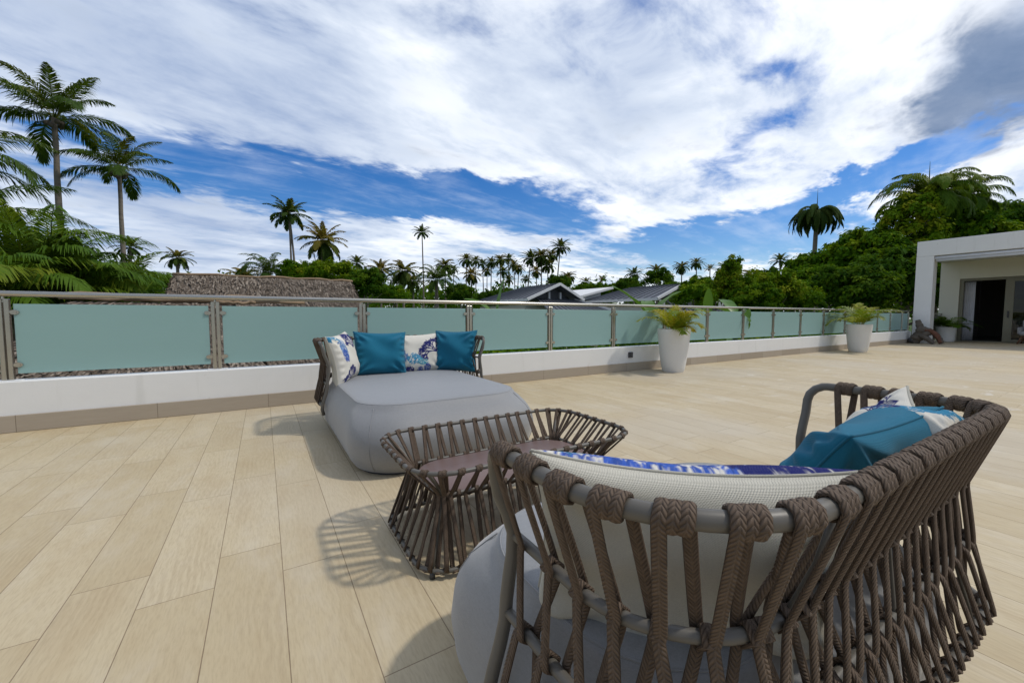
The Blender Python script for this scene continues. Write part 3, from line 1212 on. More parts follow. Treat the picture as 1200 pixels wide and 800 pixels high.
def daybed(name, label, group, centre, rz, Wd, A, D, H, rl, rr_, spacing, fine, seed, front, rcb=.26, slim=0.0):
    """local frame: back rail along x at y=0, the seat reaches to y=D, arms to y=A"""
    rnd = random.Random(seed)
    root = empty(name, centre, rz)
    tag(root, label, "daybed", group)
    # U-shaped outline, from the left arm round the back to the right arm
    pts = [(-Wd / 2, A)]
    m = 10
    for k in range(m + 1):
        a = R(180 + 90 * k / m)
        pts.append((-Wd / 2 + rl + rl * math.cos(a), rl + rl * math.sin(a)))
    for k in range(m + 1):
        a = R(270 + 90 * k / m)
        pts.append((Wd / 2 - rr_ + rr_ * math.cos(a), rr_ + rr_ * math.sin(a)))
    pts.append((Wd / 2, A))
    ol = Outline(pts)
    prof = [(z * H / 0.76 if z > 0.5 else z, v) for z, v in BED_PROF]
    ra = Rails(ol, prof, 1)
    r_top, r_mid = 0.0136, 0.0102
    zt, zm, zl, zb = H, H * 0.747, H * 0.545, 0.245
    n = 64 if fine else 44
    bend = 0.055
    # top rail and the two end posts are one bent tube
    mb = MB()
    path = []
    for k in range(12, -1, -1):
        z = 0.17 + (zt - bend - 0.17) * (1 - k / 12)
        path.append(ra.frame(0, z)[0])
    c0 = ra.frame(0.0, zt)[0]
    for a in (25, 50, 75):
        q = ra.frame(bend * (1 - math.cos(R(a))), zt - bend + bend * math.sin(R(a)))[0]
        path.append(q)
    for k in range(n + 1):
        path.append(ra.frame(bend + (ol.L - 2 * bend) * k / n, zt)[0])
    for a in (75, 50, 25):
        path.append(ra.frame(ol.L - bend * (1 - math.cos(R(a))), zt - bend + bend * math.sin(R(a)))[0])
    for k in range(13):
        z = zt - bend + (0.17 - zt + bend) * k / 12
        path.append(ra.frame(ol.L, z)[0])
    mb.tube(path, r_top, 14 if fine else 8)
    mb.build("top_rail", M['bronze'], root)
    for nm, z, r in (("middle_rail", zm, r_mid), ("lower_rail", zl, r_mid), ("bottom_rail", zb, r_mid + .002)):
        mb = MB()
        mb.tube([ra.frame(ol.L * k / n, z)[0] for k in range(n + 1)], r, 10 if fine else 7)
        mb.build(nm, M['bronze'], root)
    for f in (0.305, 0.50, 0.695):
        mb = MB()
        mb.tube([ra.frame(ol.L * f, z)[0] - ra.frame(ol.L * f, z)[2] * 0.0 for z in (zt, (zt + zm) / 2, zm, (zm + zl) / 2, zl, zb)], 0.0045, 8)
        mb.build("support_rod", M['bronze'], root)
    # cords
    rope = (0.0098, 0.0048) if fine else (0.0105, 0.0060)
    stations, sx = [], 0.070
    while sx < ol.L - 0.06:
        stations.append(sx)
        sx += spacing * (1.0 if sx < 0.33 * ol.L or not fine else 0.74 if sx < 0.80 * ol.L else 0.85)
    for s0 in stations:
        s0 += rnd.uniform(-.004, .004)
        mb = MB()
        sl = (0.042 if s0 < 0.30 * ol.L else -0.075 if s0 < 0.72 * ol.L else -0.03) * rnd.uniform(.8, 1.2)
        rope_strand(mb, ra, [zt, zm, zl, zb], s0, sl, r_mid + .002, rope, 2.0, fine, jit=0.007, rnd=rnd, r_top=r_top)
        mb.build("rope", M['rope'], root)
    xl = -Wd / 2 + slim                                     # the cushion block stops a little short on this side
    base = seat_base_mesh(xl + .035, Wd / 2 - .035, .045, D, 0.425, 120, rcb, front)
    b = base.build("seat_base", M['grey'], root)
    mb = MB()
    mb.tube([(p[0], p[1], 0.4185) for p in rrect(xl + .035 + .0875, Wd / 2 - .035 - .0875, .045 + .0875, D - .0875 * front, rcb - .027, 110)], 0.0022, 6, closed=True)
    mb.build("piping", M['grey'], b)
    # sewn joints down the corners of the cover
    ctr = Vector((0, (D + .045) / 2, 0))
    for sx in (-1, 1):
        for sy in (0, 1):
            cx0, cy0 = (Wd / 2 - .035 if sx > 0 else xl + .035), (D if sy else .045)
            pts_ = []
            for z, i in ((.03, .047), (.06, .028), (.12, .008), (.19, 0), (.26, .006), (.32, .028), (.37, .058), (.40, .077)):
                k_ = (front if (sy and z > .19) else 1.0)
                r_ = rcb - i * .3
                e_ = r_ * (1 - .7071)
                pts_.append((cx0 - sx * (i + e_ - .0005), cy0 - (1 if sy else -1) * (i * k_ + e_ - .0005), z))
            mb = MB()
            mb.tube(pts_, 0.0022, 6)
            mb.build("seam", M['grey'], b)
    mb = MB()
    q = rrect(xl + .035 + .08, Wd / 2 - .035 - .08, .045 + .08, D - .08, 0.26, 60)
    mb.loft([[(p[0], p[1], z) for p in q] for z in (0.0, 0.006)], True, True)
    mb.build("glide_base", M['dark'], b)
    return root


near_bed = daybed("daybed", "nearer grey daybed seen from behind with brown cord back, in the right foreground",
                  "cord backed daybeds on the terrace", (1.015, 0.213, 0), 0, 1.322, 0.46, 0.93, 0.755, 0.26, 0.13, 0.079, True, 3, 1.6)
far_bed = daybed("daybed", "farther grey daybed facing the camera in front of the glass railing",
                 "cord backed daybeds on the terrace", (1.17, 4.36, 0), math.pi, 1.545, 0.66, 1.93, 0.775, 0.22, 0.22, 0.085, False, 5, 2.3, .31, .085)


# ------------------------------------------------------------------ coffee table
def coffee_table():
    c = (1.015, 1.69, 0)
    root = empty("coffee_table", c)
    tag(root, "low brown cord coffee table with waisted basket sides between the two daybeds", "coffee table")
    Lx, Ly = 1.13, 0.655
    ol = Outline(rrect(-Lx / 2, Lx / 2, -Ly / 2, Ly / 2, 0.165, 120), closed=True)
    # inset of the basket against its rim, by height
    tab = [(0.0, 0.035), (0.03, 0.030), (0.15, 0.085), (0.285, 0.122), (0.34, 0.085), (0.42, 0.0), (0.5, 0)]
    ra = Rails(ol, tab, 1)
    for nm, z, r in (("rim", 0.42, 0.0095), ("waist_rail", 0.285, 0.008), ("base_rail", 0.030, 0.0095)):
        mb = MB()
        mb.tube([ra.frame(ol.L * k / 120, z)[0] for k in range(120)], r, 8, closed=True)
        mb.build(nm, M['bronze'], root)
    # the top
    mb = MB()
    i = 0.132
    rings = []
    for z, e in ((0.268, .004), (0.270, 0), (0.284, 0), (0.287, .004)):
        rings.append([(p[0], p[1], z) for p in rrect(-Lx / 2 + i + e, Lx / 2 - i - e, -Ly / 2 + i + e, Ly / 2 - i - e, 0.14, 64)])
    mb.loft(rings, True, True)
    mb.build("tabletop", M['stone'], root, angle=40)
    mb = MB()
    for s in (0.215, 0.785, 0.5, 0.0):
        pass
    corners = [0.47, 0.0]
    qs = []
    for k in range(4):
        w, h, qq = Lx - .33, Ly - .33, math.pi * .165 / 2
        base = [w + qq / 2, w + qq + h + qq / 2, 2 * w + 2 * qq + h + qq / 2, 2 * w + 3 * qq + 2 * h + qq / 2][k]
        qs.append(base)
    for s in qs:
        mb = MB()
        mb.tube([ra.frame(s, z)[0] for z in (0.42, 0.38, 0.34, 0.31, 0.285, 0.24, 0.19, 0.14, 0.09, 0.03)], 0.0075, 8)
        lg = mb.build("leg", M['bronze'], root)
        c2 = ra.frame(s, 0.03)[0]
        mb = MB()
        mb.tube([(c2.x, c2.y, 0.0), (c2.x, c2.y, 0.028)], 0.011, 10)
        mb.build("foot", M['dark'], lg)
    # cords: 54 of them, each wound round the rim and carried down to the base
    rnd = random.Random(11)
    N = 46
    for k in range(N):
        s0 = ol.L * k / N + rnd.uniform(-.004, .004)
        mb = MB()
        rope_strand(mb, ra, [0.42, 0.285, 0.030], s0, 0.034 if k % 2 else 0.026, 0.0085, (0.0096, 0.0036), 1.0, False, jit=.002, rnd=rnd, ret=0.9)
        mb.build("rope", M['rope'], root)
    return root


coffee_table()


# ------------------------------------------------------------------ cushions
CREAM = np.array((0.72, 0.69, 0.61))
NAVY, ROYAL, TEAL, SKYB = (0.012, 0.018, 0.135), (0.03, 0.085, 0.36), (0.03, 0.22, 0.38), (0.14, 0.25, 0.47)


def coral_print(seed, items, n):
    """a printed cloth: n x n colours with branching coral fans drawn on cream"""
    rnd = random.Random(seed)
    img = np.tile(CREAM, (n, n, 1)).astype(float)
    yy, xx = np.mgrid[0:n, 0:n] / (n - 1) * 2 - 1

    def seg(a, b, w, col):
        pad = w + 0.03
        i0, i1 = int((min(a[0], b[0]) - pad + 1) / 2 * (n - 1)), int((max(a[0], b[0]) + pad + 1) / 2 * (n - 1)) + 1
        j0, j1 = int((min(a[1], b[1]) - pad + 1) / 2 * (n - 1)), int((max(a[1], b[1]) + pad + 1) / 2 * (n - 1)) + 1
        i0, j0, i1, j1 = max(i0, 0), max(j0, 0), min(i1, n - 1), min(j1, n - 1)
        if i1 <= i0 or j1 <= j0:
            return
        X, Y = xx[j0:j1 + 1, i0:i1 + 1], yy[j0:j1 + 1, i0:i1 + 1]
        dx, dy = b[0] - a[0], b[1] - a[1]
        t = np.clip(((X - a[0]) * dx + (Y - a[1]) * dy) / max(1e-9, dx * dx + dy * dy), 0, 1)
        d = np.hypot(X - a[0] - t * dx, Y - a[1] - t * dy)
        k = np.clip((w - d) / 0.012 + 0.5, 0, 1)[..., None]
        img[j0:j1 + 1, i0:i1 + 1] = img[j0:j1 + 1, i0:i1 + 1] * (1 - k) + np.array(col) * k

    def branch(p, ang, ln, w, depth, col, spread):
        if depth == 0 or ln < 0.02:
            return
        q = (p[0] + math.cos(ang) * ln, p[1] + math.sin(ang) * ln)
        seg(p, q, w, col)
        for k in range(2 if rnd.random() < .72 else 3):
            branch(q, ang + rnd.uniform(-spread, spread), ln * rnd.uniform(.66, .9), max(w * .86, .010), depth - 1, col, spread)

    for kind, cx, cy, size, ang, col in items:
        if kind == 'fan':
            for k in range(5):
                branch((cx, cy), R(ang) + (k - 2) * 0.46, size * .24, size * .030, 7, col, 0.66)
        elif kind == 'blob':
            for k in range(150):
                a, r_ = rnd.uniform(0, 6.28), size * math.sqrt(rnd.random())
                p = (cx + r_ * math.cos(a) * .75, cy + r_ * math.sin(a))
                f = rnd.uniform(.7, 1.25)
                l_ = size * .2
                seg(p, (p[0] + math.cos(R(ang)) * l_, p[1] + math.sin(R(ang)) * l_), size * .045, tuple(min(1, c * f) for c in col))
        elif kind == 'lace':
            for k in range(int(2300 * size * size)):
                a, r_ = rnd.uniform(0, 6.28), size * math.sqrt(rnd.random())
                p = (cx + r_ * math.cos(a), cy + r_ * math.sin(a) * .62)
                f = rnd.uniform(.7, 1.5)
                b_ = rnd.uniform(0, 6.28)
                seg(p, (p[0] + .035 * math.cos(b_), p[1] + .035 * math.sin(b_)), .0095, tuple(min(1, c * f) for c in col))
        elif kind == 'dots':
            for k in range(170):
                a, r_ = rnd.uniform(0, 6.28), size * math.sqrt(rnd.random())
                p = (cx + r_ * math.cos(a), cy + r_ * math.sin(a) * .8)
                f = rnd.uniform(.6, 1.6)
                seg(p, (p[0] + rnd.uniform(-.05, .05), p[1] + rnd.uniform(-.05, .05)), size * .05, tuple(min(1, c * f) for c in col))
    return img


def cushion(label, group, pos, normal, up, size, thick, items=None, seed=0, n=None, sag=0.0, kink=0.0, crease=1.0):
    """a stuffed square cushion; normal = the way its front faces, up = its upward edge direction; pos = centre"""
    N = Vector(normal).normalized()
    U = Vector(up)
    U = (U - N * U.dot(N)).normalized()
    X = U.cross(N).normalized()
    w, h = size
    n = n or (150 if items else 46)
    rnd = random.Random(seed + 100)
    ph = [rnd.uniform(0, 6.28) for _ in range(8)]
    img = coral_print(seed, items, n) if items else None
    mb = MB()
    mb.tint = []
    mb.col = [] if items else None
    C = Vector(pos)
    idx = {}
    for side in (1, -1):
        for j in range(n):
            for i in range(n):
                border = i in (0, n - 1) or j in (0, n - 1)
                if side == -1 and border:
                    idx[side, i, j] = idx[1, i, j]
                    continue
                u, v = 2 * i / (n - 1) - 1, 2 * j / (n - 1) - 1
                t = max(0.0, (1 - u ** 4)) ** .5 * max(0.0, (1 - v ** 4)) ** .5
                t = t ** 0.92
                # creases that run in from the corners and seams
                cr = 0.0
                for k, (su, sv) in enumerate(((1, 1), (1, -1), (-1, 1), (-1, -1))):
                    du, dv = 1 - su * u, 1 - sv * v
                    rr_ = math.hypot(du, dv)
                    an = math.atan2(dv, du)
                    cr += math.sin(an * 9 + ph[k]) * math.exp(-((rr_ - .40) / .30) ** 2) * .016
                cr += math.sin(u * 5 + ph[4] + v * 2.0) * .006 + math.sin(v * 6 + ph[5] + u * 3) * .006
                e = 1 - abs(u)
                cr += math.sin(v * 23 + ph[6]) * math.exp(-(e / .16) ** 2) * .022 * (side > 0)
                cr *= crease
                px = u * w / 2 * (1 - .085 * (1 - v * v))
                py = v * h / 2 * (1 - .085 * (1 - u * u))
                pz = side * (thick / 2) * t * (1 + cr * 6 * (0.25 + t))
                # the filling sinks: fuller below, upper edge dips a little in the middle
                pz *= 1 - 0.16 * v
                py -= sag * (1 - u * u) * max(0, v) ** 2
                bendz = -kink * (u * u) - 0.02 * v * v
                p = C + X * px + U * py + N * (pz + bendz)
                idx[side, i, j] = len(mb.v)
                mb.v.append(tuple(p))
                if items:
                    cc = img[j, i] if side == 1 else CREAM * 0.95
                    mb.col += [cc[0], cc[1], cc[2], 1.0]
    mb.tint = []
    for side in (1, -1):
        for j in range(n - 1):
            for i in range(n - 1):
                q = [idx[side, i, j], idx[side, i + 1, j], idx[side, i + 1, j + 1], idx[side, i, j + 1]]
                uvq = [(a_ / (n - 1) * w, b_ / (n - 1) * h) for a_, b_ in ((i, j), (i + 1, j), (i + 1, j + 1), (i, j + 1))]
                mb.face(q if side == 1 else q[::-1], uvq if side == 1 else uvq[::-1], mi=0 if side == 1 else (1 if items else 0))
    mats = [M['printed'], M['cream']] if items else [M['blue']]
    o = mb.build("cushion", mats, None, pos)
    o.location = pos
    tag(o, label, "cushion", group)
    # seam cord round the edge
    sm = MB()
    rim = [(i, 0) for i in range(n - 1)] + [(n - 1, j) for j in range(n - 1)] + [(i, n - 1) for i in range(n - 1, 0, -1)] + [(0, j) for j in range(n - 1, 0, -1)]
    st = 3 if n > 100 else 1
    sm.tube([mb.v[idx[1, i, j]] for i, j in rim][::st], 0.0032, 6, closed=True)
    sm.build("piping", M['cream'] if items else M['blue'], o, pos)
    return o


GF = "cushions on the farther daybed"
GN = "cushions on the nearer daybed"
cushion("cream coral print cushion leaning on the left arm of the farther daybed", GF, (0.605, 3.88, 0.63), (0.90, -0.50, 0.20), (-0.16, 0.02, 1), (0.46, 0.44), 0.15,
        [('blob', -.50, .40, .40, 60, SKYB), ('blob', -.55, .1, .28, 80, ROYAL), ('fan', .45, .35, .70, 75, NAVY), ('fan', -.30, -.95, .62, 80, NAVY), ('fan', -.75, .8, .3, 80, TEAL)], 21)
cushion("plain blue cushion beside the left corner of the farther daybed's back", GF, (0.975, 4.07, 0.635), (-0.10, -1, 0.24), (0.05, 0.20, 1), (0.50, 0.44), 0.17, seed=2, n=70, crease=1.8)
cushion("cream cushion with navy and teal coral between the two blue ones", GF, (1.38, 4.13, 0.615), (-0.06, -1, 0.26), (-0.02, 0.2, 1), (0.48, 0.42), 0.14,
        [('blob', -.85, -.2, .34, 90, SKYB), ('dots', -.30, -.32, .34, 90, TEAL), ('dots', .08, -.50, .24, 90, (.06, .27, .36)), ('fan', .80, -.02, .86, 118, NAVY),
         ('blob', .28, -.85, .20, 90, ROYAL), ('fan', -.55, -1.0, .3, 90, NAVY), ('blob', -.05, -.95, .18, 0, ROYAL)], 22)
cushion("plain blue cushion turned in the right corner of the farther daybed", GF, (1.74, 4.00, 0.63), (-0.62, -0.78, 0.20), (0.08, 0.12, 1), (0.46, 0.45), 0.17, seed=3, n=70, crease=2.0)

cushion("large cream backed cushion standing in the near left corner of the nearer daybed", GN, (0.672, 0.484, 0.565), (0.66, 0.74, 0.24), (-0.10, -0.12, 1), (0.56, 0.385), 0.20,
        [('lace', .50, .84, .48, 0, ROYAL), ('lace', .80, .82, .25, 0, TEAL), ('lace', .05, .84, .50, 0, ROYAL), ('fan', -.60, .45, .62, 85, NAVY), ('fan', -.3, -.8, .7, 90, NAVY), ('dots', .4, -.4, .4, 0, TEAL)], 31, n=230, sag=0.012)
cushion("plain blue cushion leaning on the back of the nearer daybed", GN, (1.290, 0.438, 0.579), (0.05, 0.88, 0.46), (-0.05, -0.46, 0.88), (0.49, 0.42), 0.165, seed=4, n=110, crease=2.4)
cushion("cream coral print cushion standing against the far arm of the nearer daybed", GN, (1.484, 0.436, 0.612), (-0.663, 0.564, 0.493), (0.748, 0.511, 0.423), (0.325, 0.325), 0.10,
        [('fan', .62, .62, .60, 225, NAVY), ('fan', .9, .5, .4, 200, NAVY), ('dots', .1, .15, .38, 90, ROYAL), ('fan', -.5, -.4, .6, 100, NAVY), ('blob', .5, -.6, .3, 0, SKYB)], 32)
cushion("cream cushion with teal coral lying in the far corner of the nearer daybed", GN, (1.490, 0.372, 0.712), (0.008, 0.112, 0.994), (1.0, 0.015, -0.01), (0.22, 0.22), 0.085,
        [('lace', .0, .0, .95, 0, TEAL), ('fan', .2, .0, .8, 60, TEAL), ('fan', .6, .5, .6, 20, TEAL), ('fan', .5, -.6, .6, 140, TEAL), ('fan', -.5, -.6, .6, 90, NAVY), ('fan', .8, .0, .5, 200, TEAL)], 33)


# ------------------------------------------------------------------ planters with areca palms
def frond_np(rng, base, az, e0, L, droop, nl, leaf_l, leaf_w, hang, tint, curl=0.0, seg=12, a0=62, a1=25, early=False):
    """one feather frond: arching rib with leaflets both sides. returns V, F, T"""
    V, F, T = [], [], []
    p = np.array(base, float)
    el = e0
    pts = [p.copy()]
    tans = []
    for k in range(seg):
        d = np.array([math.cos(el) * math.sin(az), math.cos(el) * math.cos(az), math.sin(el)])
        tans.append(d)
        p = p + d * (L / seg)
        pts.append(p.copy())
        el -= droop / seg * ((1.75 - 1.5 * k / seg) if early else (0.45 + 1.25 * k / seg))
        az += curl / seg
    tans.append(tans[-1])
    pts, tans = np.array(pts), np.array(tans)
    # rib
    rib = []
    for k in range(seg + 1):
        t = tans[k]
        s = np.cross(t, (0, 0, 1.0))
        s /= max(1e-6, np.linalg.norm(s))
        u = np.cross(s, t)
        w = L * 0.0075 * (1.05 - k / seg)
        n0 = len(V)
        V += [pts[k] + s * w, pts[k] - s * w, pts[k] + u * w * 1.3]
        T += [min(1.0, tint + 0.16)] * 3
        if k:
            a, b = n0 - 3, n0
            F += [(a, a + 1, b + 1, b), (a + 1, a + 2, b + 2, b + 1), (a + 2, a, b, b + 2)]
    for k in range(nl):
        f = 0.12 + 0.88 * (k + 0.5) / nl
        q = f * seg
        i = min(int(q), seg - 1)
        fr = q - i
        c = pts[i] * (1 - fr) + pts[i + 1] * fr
        t = tans[i] * (1 - fr) + tans[i + 1] * fr
        s = np.cross(t, (0, 0, 1.0))
        ns = np.linalg.norm(s)
        s = s / ns if ns > 1e-3 else np.array([1.0, 0, 0])
        u = np.cross(s, t)
        prof = math.sin(math.pi * min(1, 0.18 + 0.80 * f) ** 0.9) ** 0.7
        ll = leaf_l * max(0.22, prof)
        ang = R(a0 + (a1 - a0) * f)
        for sg in (-1, 1):
            a_ = ang + rng.uniform(-.12, .12)
            d = t * math.cos(a_) + s * sg * math.sin(a_) + u * rng.uniform(0.02, 0.28)
            d = d / np.linalg.norm(d)
            l_ = ll * rng.uniform(.82, 1.1)
            m = c + d * l_ * 0.5 + np.array([0, 0, -hang * l_ * 0.14])
            e = c + d * l_ * (0.96 - 0.15 * hang) + np.array([0, 0, -hang * l_ * rng.uniform(.40, .62)])
            wv = np.cross(d, u)
            wv = wv / max(1e-6, np.linalg.norm(wv)) * leaf_w
            n0 = len(V)
            V += [c - wv * .5, c + wv * .5, m - wv, m + wv, e - wv * .12, e + wv * .12]
            tt = min(1.0, max(0.0, tint + rng.uniform(-.10, .10)))
            T += [tt, tt, tt, tt, min(1, tt + .10), min(1, tt + .10)]
            F += [(n0, n0 + 1, n0 + 3, n0 + 2), (n0 + 2, n0 + 3, n0 + 5, n0 + 4)]
    return V, F, T


def merge(parts):
    V, F, T = [], [], []
    for v, f, t in parts:
        n = len(V)
        V += v
        T += t
        F += [tuple(i + n for i in q) for q in f]
    return V, F, T


def pot_profile(mb, prof, c, n=40):
    rings = [[(c[0] + r * math.cos(2 * math.pi * k / n), c[1] + r * math.sin(2 * math.pi * k / n), z) for k in range(n)] for r, z in prof]
    mb.loft(rings, True, True)


def planter(label, c, h, rt, rb, plant_seed, nf, fl, material, emin, emax, group=None, tint=(0.2, 0.9), lean=None):
    root = empty("planter", c)
    tag(root, label, "planter", group)
    mb = MB()
    prof = [(rb * .96, 0.0), (rb, 0.012)]
    for k in range(1, 9):
        f = k / 8
        prof.append((rb + (rt - rb) * (f ** 0.72), 0.012 + (h - 0.02) * f))
    prof += [(rt - .004, h), (rt - .02, h), (rt - .026, h - .02), (rt - .03, h - .10)]
    pot_profile(mb, prof, (0, 0))
    mb.build("pot", M['pot'], root, angle=50)
    mb = MB()
    pot_profile(mb, [(rt - .035, h - .09), (rt - .035, h - .06), (rt * .5, h - .045)], (0, 0), 24)
    mb.build("soil", M['soil'], root)
    rng = random.Random(plant_seed)
    ps = []
    for k in range(nf):
        az = 2 * math.pi * k / nf + rng.uniform(-.3, .3)
        if lean is not None and rng.random() < 0.45:
            az = lean + rng.uniform(-.8, .8)
        e0 = R(rng.uniform(emin, emax))
        b = (0.06 * math.sin(az), 0.06 * math.cos(az), h - 0.05)
        ps.append(frond_np(rng, b, az, e0, fl * rng.uniform(.65, 1.1), R(rng.uniform(70, 125)), 20, fl * .36, fl * .017, 0.5, rng.uniform(*tint), 0.0, 10, 55, 25))
    V, F, T = merge(ps)
    mesh_np("palm_leaves", V, F, material, root, T)
    return root


GP = "white planters along the terrace"
planter("tall white tapered planter with yellowing palm by the outlet box, nearest to the daybeds", (6.33, 4.72, 0), 0.775, 0.285, 0.185, 5, 26, 0.72, M['pot_areca'], 25, 80, GP, (0.05, 0.62), R(70))
planter("tall white tapered planter with green palm midway along the glass railing", (14.3, 4.63, 0), 0.775, 0.30, 0.205, 8, 17, 0.95, M['pot_areca'], 35, 82, GP, (0.0, 0.42), R(60))
planter("short white planter with dark green palm beside the sliding door", (23.1, 4.72, 0), 0.58, 0.29, 0.25, 9, 17, 0.95, M['areca'], 30, 80, GP, (0.1, 0.5))


def driftwood():
    c = (20.55, 4.70, 0)
    root = empty("driftwood_sculpture", c)
    tag(root, "gnarled driftwood root sculpture at the foot of the white pillar", "sculpture")
    rnd = random.Random(4)

    def limb(mb, pts, r):
        P = [Vector(p) for p in pts]
        ctrl = [(p, Vector((0, 0, 1))) for p in P]
        sm, _ = smooth_path(ctrl, 8)
        n = len(sm)
        rad = []
        for i in range(n):
            f = i / max(1, n - 1) * (len(r) - 1)
            k = min(int(f), len(r) - 2)
            rad.append((r[k] + (r[k + 1] - r[k]) * (f - k)) * (1 + rnd.uniform(-.16, .16)))
        mb.tube(sm, rad, 9)
    mb = MB()
    limb(mb, [(0, .30, .04), (0, .22, .25), (-.02, .14, .50), (0, .20, .72), (0, .24, .86)], [.16, .17, .13, .09, .075])
    limb(mb, [(0, .40, .05), (-.03, .25, .20), (-.05, .02, .34), (-.02, -.15, .42)], [.10, .13, .12, .08])
    limb(mb, [(0, .16, .52), (-.02, -.02, .50), (0, -.22, .38), (.0, -.36, .18), (0, -.42, .03)], [.10, .11, .09, .08, .07])
    limb(mb, [(-.1, .1, .30), (-.12, -.08, .18), (-.1, -.24, .03)], [.10, .09, .07])
    limb(mb, [(.1, .2, .2), (.15, .35, .12), (.1, .48, .02)], [.10, .09, .06])
    mb.build("trunk", M['drift'], root)
    mb = MB()
    limb(mb, [(-.06, .0, .50), (-.08, -.16, .46), (-.06, -.30, .30), (-.06, -.40, .05)], [.05, .075, .075, .05])
    mb.build("branch", M['driftred'], root)
    mb = MB()
    limb(mb, [(-.02, .46, .08), (-.05, .36, .12), (-.05, .26, .09)], [.06, .11, .08])
    mb.build("burl", M['dark'], root)


driftwood()


# ================================================================== thatched roofs beyond the railing
def thatch_roof(name, label, x0, x1, yr, zr, ye, ze, yb, zb, hip, nst, seed, poles=False):
    o = ((x0 + x1) / 2, yr, GZ)
    root = empty(name, o)
    tag(root, label, "thatched hut")
    rng = np.random.default_rng(seed)
    rnd = random.Random(seed)
    xa, xb = x0 - hip, x1 + hip

    quads = [((xa, ye, ze), (xb, ye, ze), (x1, yr, zr), (x0, yr, zr)),
             ((xb, yb, zb), (xa, yb, zb), (x0, yr, zr), (x1, yr, zr)),
             ((xb, ye, ze), (xb, yb, zb), (x1, yr, zr), (x1, yr, zr - .001)),
             ((xa, yb, zb), (xa, ye, ze), (x0, yr, zr), (x0, yr, zr - .001))]
    V, F, T = [], [], []
    for q in quads:
        A, B, C, D = [np.array(p, float) for p in q]
        n0 = len(V)
        V += [A, B, C, D]
        T += [.35] * 4
        F.append((n0, n0 + 1, n0 + 2, n0 + 3))
        nrm = np.cross(B - A, D - A)
        nrm /= np.linalg.norm(nrm)
        ar = np.linalg.norm(np.cross(B - A, D - A)) * .8
        for k in range(int(nst * ar)):
            u, v = rng.random(), rng.random()
            v = v ** 0.95
            p = (A * (1 - u) + B * u) * (1 - v) + (D * (1 - u) + C * u) * v
            dn = (A * (1 - u) + B * u) - (D * (1 - u) + C * u)
            dn /= np.linalg.norm(dn)
            sd = np.cross(nrm, dn)
            d = dn + sd * rng.normal(0, .25) + nrm * rng.uniform(0.02, .32)
            d /= np.linalg.norm(d)
            l_ = rng.uniform(.05, .15)
            w = rng.uniform(.006, .017)
            s2 = np.cross(d, nrm)
            s2 /= np.linalg.norm(s2)
            b = p + nrm * 0.012
            n0 = len(V)
            V += [b - s2 * w, b + s2 * w, b + d * l_ + s2 * w * .7, b + d * l_ - s2 * w * .7]
            t = float(np.clip(rng.beta(1.0, 1.25), 0, 1))
            T += [t] * 4
            F.append((n0, n0 + 1, n0 + 2, n0 + 3))
    Va = np.array(V) - np.array(o)
    mesh_np("thatch_roof", Va, F, M['thatch'], root, T)
    mb = MB()
    for x in (xa + .5, xb - .5):
        for y, z in ((ye + .5, ze), (yb - .5, zb)):
            mb = MB()
            mb.tube([(x, y, GZ - .2), (x, y, z + .25)], .09, 8)
            mb.build("post", M['pole'], root, o)
    mb = MB()
    if poles:
        for k, (a, b, dy, dz) in enumerate(((x0 - .1, x1 + .1, -.03, .05), (x0 + .5, x1 + 1.0, .06, .03), (x0 - .25, x0 + 2.4, .02, .10), (x0 + 1.6, x1 + .3, -.08, .02))):
            mb = MB()
            pts = [(a + (b - a) * i / 8, yr + dy + rnd.uniform(-.02, .02), zr + dz + rnd.uniform(-.02, .02)) for i in range(9)]
            mb.tube(pts, [rnd.uniform(.016, .028) for _ in pts], 7)
            mb.build("ridge_pole", M['pole'], root, o)
    else:
        pts = [(x0 - .05 + (x1 - x0 + .1) * i / 14, yr + rnd.uniform(-.02, .02), zr + .03 + rnd.uniform(-.015, .02)) for i in range(15)]
        pts = [(x, y, z - .02) for x, y, z in pts]
        mb.tube(pts, .028, 7)
        mb.build("ridge_pole", M['pole'], root, o)
    return root


thatch_roof("thatched_hut", "low thatched roof with ridge poles just behind the left end of the railing", -2.15, -0.40, 7.6, 1.19, 5.75, 0.05, 9.6, 0.0, 0.5, 1100, 3, True)
thatch_roof("thatched_hut", "long thatched roof behind, its level ridge above the handrail at left", -1.42, 1.78, 10.2, 1.82, 8.4, -.2, 12.6, -.9, 0.45, 900, 4, False)


# ================================================================== houses
def standing_seam(mb, A, B, C, D, n):
    """roof plane A,B (eave) C,D (ridge) with raised seams"""
    A, B, C, D = map(Vector, (A, B, C, D))
    nr = (B - A).cross(D - A).normalized()
    th = nr * 0.05
    k = len(mb.v)
    mb.v += [tuple(p) for p in (A, B, C, D, A - th, B - th, C - th, D - th)]
    for q in ((0, 1, 2, 3), (7, 6, 5, 4), (0, 4, 5, 1), (1, 5, 6, 2), (2, 6, 7, 3), (3, 7, 4, 0)):
        mb.face([k + i for i in q])
    for i in range(n + 1):
        f = i / n
        a = A.lerp(B, f)
        b = D.lerp(C, f)
        if (b - a).length < .05:
            continue
        s = (B - A).normalized() * .02
        k = len(mb.v)
        mb.v += [tuple(p) for p in (a - s, a + s, b + s, b - s, a - s + nr * .045, a + s + nr * .045, b + s + nr * .045, b - s + nr * .045)]
        for q in ((4, 5, 6, 7), (0, 1, 5, 4), (1, 2, 6, 5), (2, 3, 7, 6), (3, 0, 4, 7)):
            mb.face([k + i for i in q])


